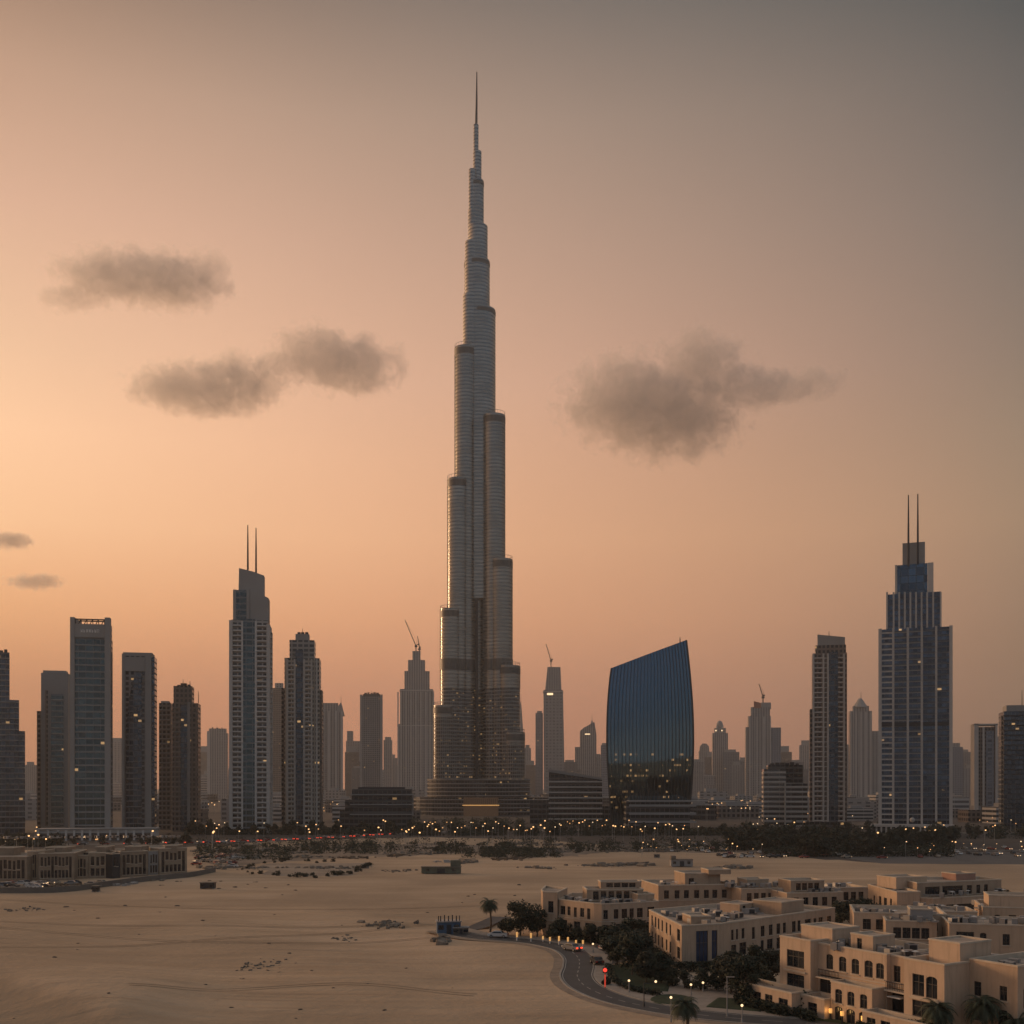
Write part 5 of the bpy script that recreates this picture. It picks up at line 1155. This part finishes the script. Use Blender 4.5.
under(8000, clump(395, 640, 60), lambda px: rr.uniform(860, 1000), 5, .9)
under(5200, clump(290, 520, 26), lambda px: rr.uniform(540, 640), 1.6, .6)
under(5200, clump(455, 560, 16), lambda px: rr.uniform(515, 585), 1.2, .55)
under(4000, clump(560, 730, 22), lambda px: rr.uniform(560, 640), 1.5, .6)
under(3000, clump(190, 300, 14), lambda px: rr.uniform(500, 600), 1.4, .6)
tag(ug.build('undergrowth', M['leaf']), 'dark undergrowth massed below the belts of trees', None, None, 'stuff')
for o in kinds+shr:
    for ch in list(o.children): bpy.data.objects.remove(ch)
    bpy.data.objects.remove(o)

# ------------------------------------------------------------------ stones, rubble and site huts
def rubble(name, label, px, py, wpx, hm, n, seed, m_=None, dpt=3):
    c = gp(px, py); wm = wpx/F*c.y; r_ = random.Random(seed); g = MB()
    for i in range(n):
        x, y = r_.gauss(0, wm*.28), r_.gauss(0, dpt); s_ = r_.uniform(.15, .6)*hm
        a = Matrix.Translation((x, y, s_*.3)) @ Matrix.Rotation(r_.uniform(0, 3), 4, 'Z') @ Matrix.Rotation(r_.uniform(-.5, .5), 4, 'X')
        g.box(-s_*r_.uniform(.6, 2), s_*r_.uniform(.6, 1.6), -s_*.7, s_*.8, -s_*.5, s_*.6, a)
    o = g.build(name, m_ or M['rub'], None, (c.x, c.y, dune(c.x, c.y)-.05)); return tag(o, label, 'rubble')
for i, a in enumerate(((605, 866, 48, 1.4, 60, 'low scatter of rubble in the middle of the sand'), (628, 865, 40, 2.2, 60, 'taller rubble heap right of the low scatter in the sand'), (732, 868, 30, 2.0, 50, 'flat rubble heap before the parking right of the grey hut'), (400, 871, 26, 1.0, 24, 'line of broken blocks left of the long green hut'),
    (335, 868, 60, 1.4, 50, 'spoil heaps behind the bare plot in the sand'), (255, 868, 50, 1.3, 40, 'spoil heaps left of the bare plot in the sand'), (385, 924, 36, 1.2, 46, 'scatter of dark debris left of the blue roofed cabin'), (345, 936, 24, .6, 26, 'small scatter of stones below the debris left of the blue cabin'), (262, 968, 44, .5, 46, 'wide scatter of small stones in the near sand'),
    (20, 909, 40, .7, 30, 'scatter of stones by the left edge below the grey wall'), (440, 940, 16, 1.6, 24, 'rubble at the foot of the blue roofed cabin'), (215, 868, 30, 1.8, 40, 'grey heap at the end of the grey boundary wall'), (660, 851, 30, 1.6, 30, 'spoil at the far side of the sand by the parking'))):
    rubble('rubble_pile', a[5], *a[:5], 40+i)
for i, (px, py, w_, n_) in enumerate(((15, 888, 40, 50), (60, 887, 36, 40), (120, 884, 30, 40), (150, 880, 30, 40), (182, 876, 26, 36), (232, 858, 40, 40), (300, 853, 46, 40), (350, 858, 40, 34), (460, 862, 40, 24), (540, 868, 30, 24))):
    rubble('rubble_pile', ('building rubble and pallets by the left end of the arcade building', 'building rubble behind the grey wall, second heap from the left', 'rubble behind the grey wall before the grey bay of the arcade', 'rubble below the right half of the arcade building', 'rubble at the right corner of the arcade building', 'mixed spoil right of the parked cars at the arcade end', 'spoil along the far bank of the bare plot', 'spoil at the far right corner of the bare plot', 'broken ground below the dark scrub in the middle', 'faint rubble line left of the low scatter in the sand')[i], px, py, w_, 1.5, n_, 140+i, (M['rub'], M['stone'], M['conc'])[i % 3])
r_ = random.Random(31)
for i in range(30):
    rubble('rubble_pile', 'low spoil heap in the strip of rough ground between sand and towers', *((r_.uniform(195, 520), r_.uniform(845, 862)) if i % 3 else (r_.uniform(520, 720), r_.uniform(843, 853))), r_.uniform(14, 44), r_.uniform(1.2, 2.4), 34, 300+i, (M['rub'], M['stone'], M['rub'])[i % 3], 5)['group'] = 'spoil heaps in the rough strip'
r_ = random.Random(8); stones = []
for i in range(4):
    g = MB()
    for k in range(3): g.ball((r_.uniform(-.4, .4), r_.uniform(-.3, .3), .05), r_.uniform(.2, .45), 6, 4, .6)
    me = g.mesh('stone'); me.materials.append(M['stone']); stones.append(me)
for i in range(64):
    px, py = r_.uniform(0, 560), 880+144*r_.random()**1.4
    p = gp(px, py)
    if p.x > -8 and p.y < 262: continue
    o = obj('stone', r_.choice(stones), None, loc=(p.x, p.y, dune(p.x, p.y))); s_ = r_.uniform(.3, .85)*(p.y/200); o.scale = (s_*1.3, s_, s_*.8); o.rotation_euler.z = r_.uniform(0, 6)
    tag(o, 'small dark stone lying loose on the open sand', 'stone', 'loose stones on the sand')
def hut(label, px, py, w_, h_, d_, body, roofm, name='site_hut', rz=0, extra=None):
    p = gp(px, py); e = empty(name, (p.x, p.y, dune(p.x, p.y)-.05), label, 'hut', None, rz)
    MB().box(-w_/2, w_/2, 0, d_, .3, h_).build('wall', body, e); MB().box(-w_/2-.2, w_/2+.2, -.25, d_+.25, h_, h_+.22).build('roof', roofm, e)
    MB().box(-w_*.1, w_*.1, -.06, -.005, .35, h_*.82).build('door', M['dark'], e)
    for sx in (-.34, .32): 
        f = MB().box(w_*sx-.6, w_*sx+.6, -.08, -.006, h_*.45, h_*.8).build('window', M['frame'], e); MB().box(w_*sx-.5, w_*sx+.5, -.1, -.082, h_*.48, h_*.77).build('pane', M['pane'], f)
    for sx in (-.42, .42): MB().box(w_*sx-.3, w_*sx+.3, .1, d_-.1, 0, .3).build('skid', M['conc'], e)
    if extra: extra(e)
    return e
olive = mat('olive_sheet', (.10, .105, .075), .8, var=.3)
hut('long olive site hut with a taller right end standing alone in the sand', 441, 874, 15, 2.6, 4, olive, M['rub'], extra=lambda e: MB().box(3.6, 7.4, .5, 3.5, 2.83, 5.2).build('upper_room', olive, e))
hut('grey site hut with broken left end on the sand before the blue glass building', 682, 867, 9, 3.0, 4, M['conc'], M['rub'], extra=lambda e: MB().box(-4.4, -2.4, .3, 3.6, 3.23, 4.6).build('upper_room', M['rub'], e))
hut('small dark container alone on the sand right of the arcade building', 207, 889, 4.6, 2.0, 2.4, M['dark'], M['rub'], 'container')
hut('tiny dark cabin close to the grey boundary wall', 95, 892, 1.9, 1.8, 1.8, M['dark'], M['rub'], 'container')
hut('small pale cabin on the far sand left of the parking', 657, 858, 2.4, 1.6, 2.2, M['conc'], M['rub'], 'container')
def cabin_extra(e):
    for x in (-2.4, 2.4): MB().box(x-.1, x+.1, -.2, .0, 3.3, 4.5).build('post', M['dark'], e)
    for k in range(5): MB().box(-2+k*.9, -1.75+k*.9, .4, .7, 3.22, 4.4+.2*(k % 2)).build('roof_rail', M['dark'], e)
hut('blue roofed site cabin by the road end amid rubble', 449, 934, 5.4, 3.0, 3.4, mat('blue_sheet', (.05, .10, .17), .6), M['metal'], 'site_cabin', R(8), cabin_extra)
hut('low pale lean-to joined to no wall, right of the blue roofed cabin', 461, 934, 3.4, 1.6, 2.2, M['rub'], M['conc'], 'site_hut', R(4))

# ------------------------------------------------------------------ street lamps
def lamp_mesh(h_, r_, m_, two=False):
    e = empty('street_lamp', (0, -300, 0), 'street lamp', 'street lamp', 'lamps')
    g = MB().tube([(0, 0, 0), (0, 0, h_)], [.11, .07], 6)
    if two: g.tube([(-1.4, 0, h_+.1), (0, 0, h_-.1), (1.4, 0, h_+.1)], [.05, .06, .05], 5)
    else: g.tube([(0, 0, h_-.1), (.5, 0, h_+.15)], [.06, .05], 5)
    g.build('pole', M['metal'], e)
    for x in ((-1.4, 1.4) if two else (.5,)): MB().ball((x, 0, h_+.1), r_, 8, 6, .8).build('lamp_head', m_, e)
    return e
LK = [lamp_mesh(9, .42, M['lamp']), lamp_mesh(9, .34, M['lampw']), lamp_mesh(6, .42, M['lamp2']), lamp_mesh(9, .52, M['lamp'])]
LH = (9, 9, 6, 9); rl = random.Random(77)
def lamps(pts, label, group):
    for px, py in pts:
        k = rl.choice((0, 0, 1, 2, 2, 3)); s_ = 1; D = F*(H-LH[k])/(py-HY)
        if D < 545 and py > 834: D = rl.uniform(500, 600); s_ = max(.3, (H-(py-HY)*D/F)/LH[k])      # low lamps over the car parks
        copy_tree(LK[k], ((px-HX)/F*D, D, 0), rl.uniform(-1, 1), s_*(1.3 if D > 1000 else 1), label, group)
U = rl.uniform
lamps([(U(0, 190), U(826, 842)) for i in range(16)], 'warm street lamp between the arcade building and the left glass towers', 'lamps behind the arcade building')
lamps([(U(190, 440), U(819, 834)) for i in range(34)], 'warm street lamp along the highway below the left twin mast tower', 'lamps along the highway on the left')
lamps([(400+300*(i+U(-.5, .5))/78, U(820, 832)) for i in range(78)], 'warm lamp in the dense row below the tallest spire and blue glass building', 'lamps below the tallest spire')
lamps([(U(640, 770), U(835, 850)) for i in range(26)], 'warm lamp over the car park between blue glass building and dark tree belt', 'lamps of the middle car park')
lamps([(U(692, 752), U(798, 812)) for i in range(72)], 'orange lamp in the far cluster right of the blue glass building', 'far orange lamps right of the blue glass building')
lamps([(U(750, 1024), U(815, 834)) for i in range(34)], 'warm street lamp behind the dense tree belt on the right', 'lamps behind the right tree belt')
lamps([(U(205, 230), U(803, 808)) for i in range(5)]+[(U(318, 352), U(802, 815)) for i in range(22)], 'orange lamp in the hazy gap between the left towers', 'far lamps between the left towers')
lamps([(U(860, 1024), U(841, 853)) for i in range(34)], 'warm lamp along the car park at the right edge of the sand', 'lamps of the right car park')
for o in LK:
    for ch in list(o.children): bpy.data.objects.remove(ch)
    bpy.data.objects.remove(o)
# near lamps: picture x, foot row, head row
def near_lamp(px, foot, head, label, kind='post', em=1):
    p = gp(px, foot); h_ = H-(head-HY)/F*p.y
    e = empty('street_lamp', (p.x, p.y, .1), label, 'street lamp', 'lamps by the villas')
    g = MB().tube([(0, 0, 0), (0, 0, h_)], [.085, .06], 8).cyl(0, 0, .16, 0, .5, .12, 8)
    if kind == 'arm': g.tube([(0, 0, h_-.2), (1.8, 0, h_-.1)], [.06, .05], 5)
    g.build('pole', M['conc'] if kind == 'post' else M['dark'], e)
    if em: MB().ball((1.8 if kind == 'arm' else 0, 0, h_+.12), .19, 10, 7).build('lamp_head', M['lampw'], e)
    else: MB().box(-.12, 1.1, -.1, .1, h_, h_+.1).build('lamp_head', M['metal'], e)
for a in ((629, 993, 982, 'white globe lamp just right of the red signal'), (691, 996, 986, 'white globe lamp right of the round lawn'), (671, 1023, 999, 'tall white globe lamp at the bottom edge below the round lawn'), (742, 1023, 1007, 'white globe lamp on the verge before the nearest villa'), (593, 953, 945, 'bright globe lamp at the inner road bend'), (765, 988, 972, 'globe lamp among the trees left of the nearest villa'),
          (703, 992, 984, 'small globe lamp under the tall blue window, left'), (707, 990, 980, 'small globe lamp under the tall blue window, middle'), (718, 990, 979, 'small globe lamp under the tall blue window, right'), (628, 945, 936, 'globe lamp before the right end of the rounded corner villa'), (857, 1024, 1020, 'globe lamp beside the lit villa entrance')): near_lamp(*a)
near_lamp(644, 1007, 983, 'dark lamp post with a side arm on the pavement', 'arm'); near_lamp(727, 1017, 978, 'tall unlit pole with a short head beside the lawn', 'post', 0)
for i, (px, foot, head) in enumerate(((517, 941, 933), (531, 942, 934), (550, 944, 938), (559, 945, 937), (568, 945, 938), (583, 947, 941), (543, 942, 937), (576, 946, 941))):
    p = gp(px, foot); e = empty('bollard_light', (p.x, p.y, .1), 'short lit bollard along the pavement of the inner road bend', 'bollard light', 'lit bollards along the road bend')
    h_ = H-(head-HY)/F*p.y; MB().cyl(0, 0, .16, 0, h_*.45, .15, 8).build('post', M['white'], e); MB().cyl(0, 0, .2, h_*.45, h_, .2, 8).cyl(0, 0, .24, h_, h_+.1, .1, 8).build('lamp_head', M['amber'], e)
# red signal
p = gp(605, 989); e = empty('traffic_signal', (p.x, p.y, .1), 'glowing red signal on a red lit post at the inner bend', 'signal')
MB().tube([(0, 0, 0), (0, 0, 2.6)], [.09, .08], 8).build('pole', mat('red_post', (.45, .05, .04), .5), e); MB().box(-.12, .12, -.14, -.10, .3, 2.3).build('glow_strip', M['red2'], e)  # emissive strip paints the lens's red glow down the post
MB().box(-.38, .38, -.16, .16, 2.6, 3.5).build('housing', M['dark'], e); MB().ball((0, -.18, 3.08), .34, 12, 8).build('lens', M['redface'], e)

# ------------------------------------------------------------------ cars
paints = [mat('car_paint_'+n, c, .3, .2) for n, c in (('white', (.55, .54, .52)), ('grey', (.2, .2, .21)), ('black', (.03, .03, .032)), ('sand', (.36, .30, .23)), ('red', (.25, .04, .03)))]
def car_body(g):
    prof = [(-2.2, .35), (-2.25, .75), (-2.1, .95), (-1.25, 1.02), (-.75, 1.45), (.85, 1.47), (1.55, 1.02), (2.15, .9), (2.25, .55), (2.2, .35)]
    n = len(prof)
    for sgn in (-.86, .86):
        g.face([(x, sgn*(1 if z < 1.03 else .84), z) for x, z in (prof if sgn < 0 else prof[::-1])][:n])
    for (x0, z0), (x1, z1) in zip(prof, prof[1:]+prof[:1]):
        a, b = (.86 if z0 < 1.03 else .722), (.86 if z1 < 1.03 else .722)
        g.face([(x0, -a, z0), (x0, a, z0), (x1, b, z1), (x1, -b, z1)])
def car_parts(g):
    g.m = 1
    for sgn in (-1, 1):
        g.face([(-1.12, sgn*.865, 1.04), (1.4, sgn*.865, 1.04), (.8, sgn*.75, 1.4), (-.7, sgn*.75, 1.4)])
    g.face([(-1.24, -.74, 1.06), (-1.24, .74, 1.06), (-.8, .66, 1.42), (-.8, -.66, 1.42)]); g.face([(1.56, -.74, 1.06), (1.56, .74, 1.06), (.92, .66, 1.43), (.92, -.66, 1.43)])
far_car = []
for i, pm in enumerate(paints):
    g = MB(); car_body(g); car_parts(g); g.m = 2
    for x in (-1.4, 1.4):
        for y in (-.8, .8): g.tube([(x, y-.1, .33), (x, y+.1, .33)], [.33, .33], 8)
    me = g.mesh('car'); far_car.append((me, pm))
def place_car(px, py, rz, label, group, k=None, tail=None, headl=False):
    p = gp(px, py); me, pm = far_car[rl.randrange(5) if k is None else k]
    if not me.materials:
        for m_ in (pm, M['cglass'], M['tyre']): me.materials.append(m_)
    o = obj('car', me, None, loc=(p.x, p.y, .02)); o.rotation_euler.z = rz; tag(o, label, 'car', group)
    if tail:
        for y in (-.6, .6): MB().box(-2.36, -2.2, y-.24, y+.24, .62, .9).build('taillight', M['red'], o)
    if headl:
        for y in (-.6, .6): MB().box(2.2, 2.36, y-.22, y+.22, .55, .82).build('headlight', M['head'], o)
    return o
for i in range(34):
    px = 885+150*i/34; place_car(px, rl.uniform(848, 858), rl.choice((R(90), R(-90)))+rl.uniform(-.3, .3), 'parked car at the edge of the sand before the dense tree belt', 'cars parked at the right edge of the sand', headl=(i % 2 == 0))
for i in range(40):
    place_car(rl.uniform(668, 790), rl.uniform(843, 858), rl.choice((R(90), R(-90)))+rl.uniform(-.3, .3), 'parked car in the lot between blue glass building and dark tree belt', 'cars parked in the middle lot', headl=(i % 3 == 0))
for i in range(18):
    place_car(rl.uniform(725, 890), 853+rl.uniform(0, 6), R(rl.uniform(-20, 20)), 'car parked along the near edge of the dense dark tree belt', 'cars along the dark tree belt', headl=(i % 4 == 0))
for i in range(24):
    place_car(rl.uniform(0, 110), 886+rl.uniform(-2, 3), R(rl.uniform(-25, 25)), 'car parked behind the grey wall of the arcade building', 'cars before the arcade building', headl=(i % 3 == 0))
for i in range(22):
    place_car(rl.uniform(188, 235), rl.uniform(856, 868), R(rl.uniform(0, 180)), 'car parked at the right end of the arcade building', 'cars at the end of the arcade building')
for i in range(56):
    q_ = HW[int(16+i*.40)]; d = (HW[int(18+i*.62)+1]-q_).normalized(); s_ = (-3, -6.3)[i % 2] if i % 4 else 3; q2 = Vector((q_.x-d.y*s_, q_.y+d.x*s_))
    a = math.atan2(d.y, d.x)+(0 if s_ < 0 else math.pi); py = HY+F*H/q2.y
    place_car(HX+F*q2.x/q2.y, py, a, 'car with red tail lights driving along the highway on the left' if s_ < 0 else 'car with headlights coming along the highway on the left', 'cars driving along the highway', tail=(s_ < 0), headl=(s_ > 0))
def near_car(px, py, rz, label, k, lights=False):
    p = gp(px, py); e = empty('car', (p.x, p.y, .03), label, 'car', None, rz)
    g = MB(); car_body(g); b = g.build('body', paints[k], e); g = MB(); car_parts(g); g.mi = [0]*len(g.f); g.build('windows', M['cglass'], e)
    for x in (-1.4, 1.4):
        for y in (-.8, .8):
            w_ = MB().tube([(x, y-.11, .33), (x, y+.11, .33)], [.33, .33], 14).build('wheel', M['tyre'], e); MB().tube([(x, y-.13, .33), (x, y+.13, .33)], [.19, .19], 10).build('rim', M['metal'], w_)
    for y in (-.6, .6): MB().box(-2.33, -2.2, y-.22, y+.22, .62, .86).build('taillight', M['red'] if lights else mat('red_plastic', (.3, .02, .01), .3), e); MB().box(2.2, 2.33, y-.2, y+.2, .56, .8).build('headlight', M['head'] if lights else M['white'], e)
    return e
near_car(572, 950.5, R(128), 'small car with glowing red tail lights at the inner road bend', 1, True); near_car(597, 964, R(100), 'dark car waiting at the mouth of the parking court', 2); near_car(610, 950, R(20), 'pale car in the parking court before the rounded corner villa', 0); near_car(622, 948, R(20), 'grey car in the parking court before the rounded corner villa', 1); near_car(498, 937.5, R(170), 'white car parked under the lone palm', 0)

# ------------------------------------------------------------------ clouds (real volumes, beyond the haze)
def cloud(label, D, lobes, dens=.010, seed=0, thick=.7):
    """lobes: picture x, y, radius x, radius y (pixels) at distance D"""
    s_ = D/F; cx = sum(l[0] for l in lobes)/len(lobes); cy = sum(l[1] for l in lobes)/len(lobes)
    e_loc = Vector(((cx-HX)*s_, D, H+(HY-cy)*s_)); r_ = random.Random(seed)
    bm_ = bmesh.new(); m_ = bpy.data.materials.new('cloud_vapour'); m_.use_nodes = True; q = NT(m_.node_tree); q.n.clear()
    out = q.new('ShaderNodeOutputMaterial'); pv = q.new('ShaderNodeVolumePrincipled'); q.l.new(pv.outputs[0], out.inputs['Volume'])
    pos = q.new('ShaderNodeTexCoord').outputs['Object']; best = None
    for lx, ly, rx, ry in lobes:
        c = Vector(((lx-cx)*s_, r_.uniform(-.2, .2)*rx*s_, -(ly-cy)*s_)); S = (rx*s_*1.12, rx*s_*thick, ry*s_*1.12)
        mm = Matrix.Translation(c) @ Matrix.Diagonal((*[k*1.22 for k in S], 1)); bmesh.ops.create_icosphere(bm_, subdivisions=3, radius=1, matrix=mm)
        mp = q.new('ShaderNodeMapping', vector_type='TEXTURE'); q.l.new(pos, mp.inputs[0]); mp.inputs['Location'].default_value = c; mp.inputs['Scale'].default_value = S
        ln = q.new('ShaderNodeVectorMath', operation='LENGTH'); q.l.new(mp.outputs[0], ln.inputs[0]); f = q.m('SUBTRACT', 1.0, ln.outputs['Value'])
        best = f if best is None else q.m('SMOOTH_MAX', best, f, .25)
    wm = sum(l[2] for l in lobes)/len(lobes)*s_
    n_ = q.noise(pos, 2.6/wm, 9, .62); n2 = q.noise(pos, 7/wm, 6, .65)
    v = q.m('ADD', q.m('ADD', best, q.m('MULTIPLY', q.m('SUBTRACT', n_, .50), 2.1)), q.m('MULTIPLY', q.m('SUBTRACT', n2, .5), 1.25))
    q.l.new(q.m('MULTIPLY', q.rng(v, .02, .26), dens), pv.inputs['Density'])
    pv.inputs['Color'].default_value = (.95, .94, .93, 1); pv.inputs['Anisotropy'].default_value = .4
    me = bpy.data.meshes.new('cloud'); bm_.to_mesh(me); bm_.free(); me.materials.append(m_)
    o = bpy.data.objects.new('cloud', me); COL.objects.link(o); o.location = e_loc
    rm = o.modifiers.new('merge', 'REMESH'); rm.mode = 'VOXEL'; rm.voxel_size = wm*.16
    return tag(o, label, 'cloud')
cloud('grey cloud drifting highest on the left side of the sky', 3600, [(118, 280, 58, 22), (160, 277, 62, 24), (208, 272, 24, 22), (70, 300, 30, 12)], .0072, 1)
cloud('double lobed grey cloud in the left half below the highest cloud', 3400, [(180, 390, 50, 21), (238, 385, 50, 25), (215, 402, 44, 16), (315, 358, 42, 28), (350, 368, 50, 27), (278, 362, 22, 14)], .0082, 4)
cloud('largest grey cloud, right of the tallest spire', 3300, [(632, 405, 66, 44), (700, 372, 46, 36), (670, 413, 70, 42), (742, 392, 50, 18), (818, 381, 28, 14), (780, 391, 38, 12)], .0072, 7)
cloud('tiny dark cloud at the left edge, upper of two', 5600, [(10, 541, 22, 8), (-6, 540, 18, 7)], .011, 9)
cloud('small wispy cloud at the left edge, lower of two', 5600, [(34, 582, 26, 7), (44, 580, 14, 7)], .009, 12)

# ------------------------------------------------------------------ haze: one even body of dusty air round the whole scene
hz = bpy.data.materials.new('haze'); hz.use_nodes = True; q = NT(hz.node_tree); q.n.clear()
out = q.new('ShaderNodeOutputMaterial'); pv = q.new('ShaderNodeVolumePrincipled'); q.l.new(pv.outputs[0], out.inputs['Volume'])
pv.inputs['Density'].default_value = HAZE_D = .00009; pv.inputs['Color'].default_value = (.88, .86, .84, 1); pv.inputs['Anisotropy'].default_value = .22
o = MB().box(-9100, 9100, -2600, 9100, -4, 860).build('haze', hz); tag(o, kind='stuff')
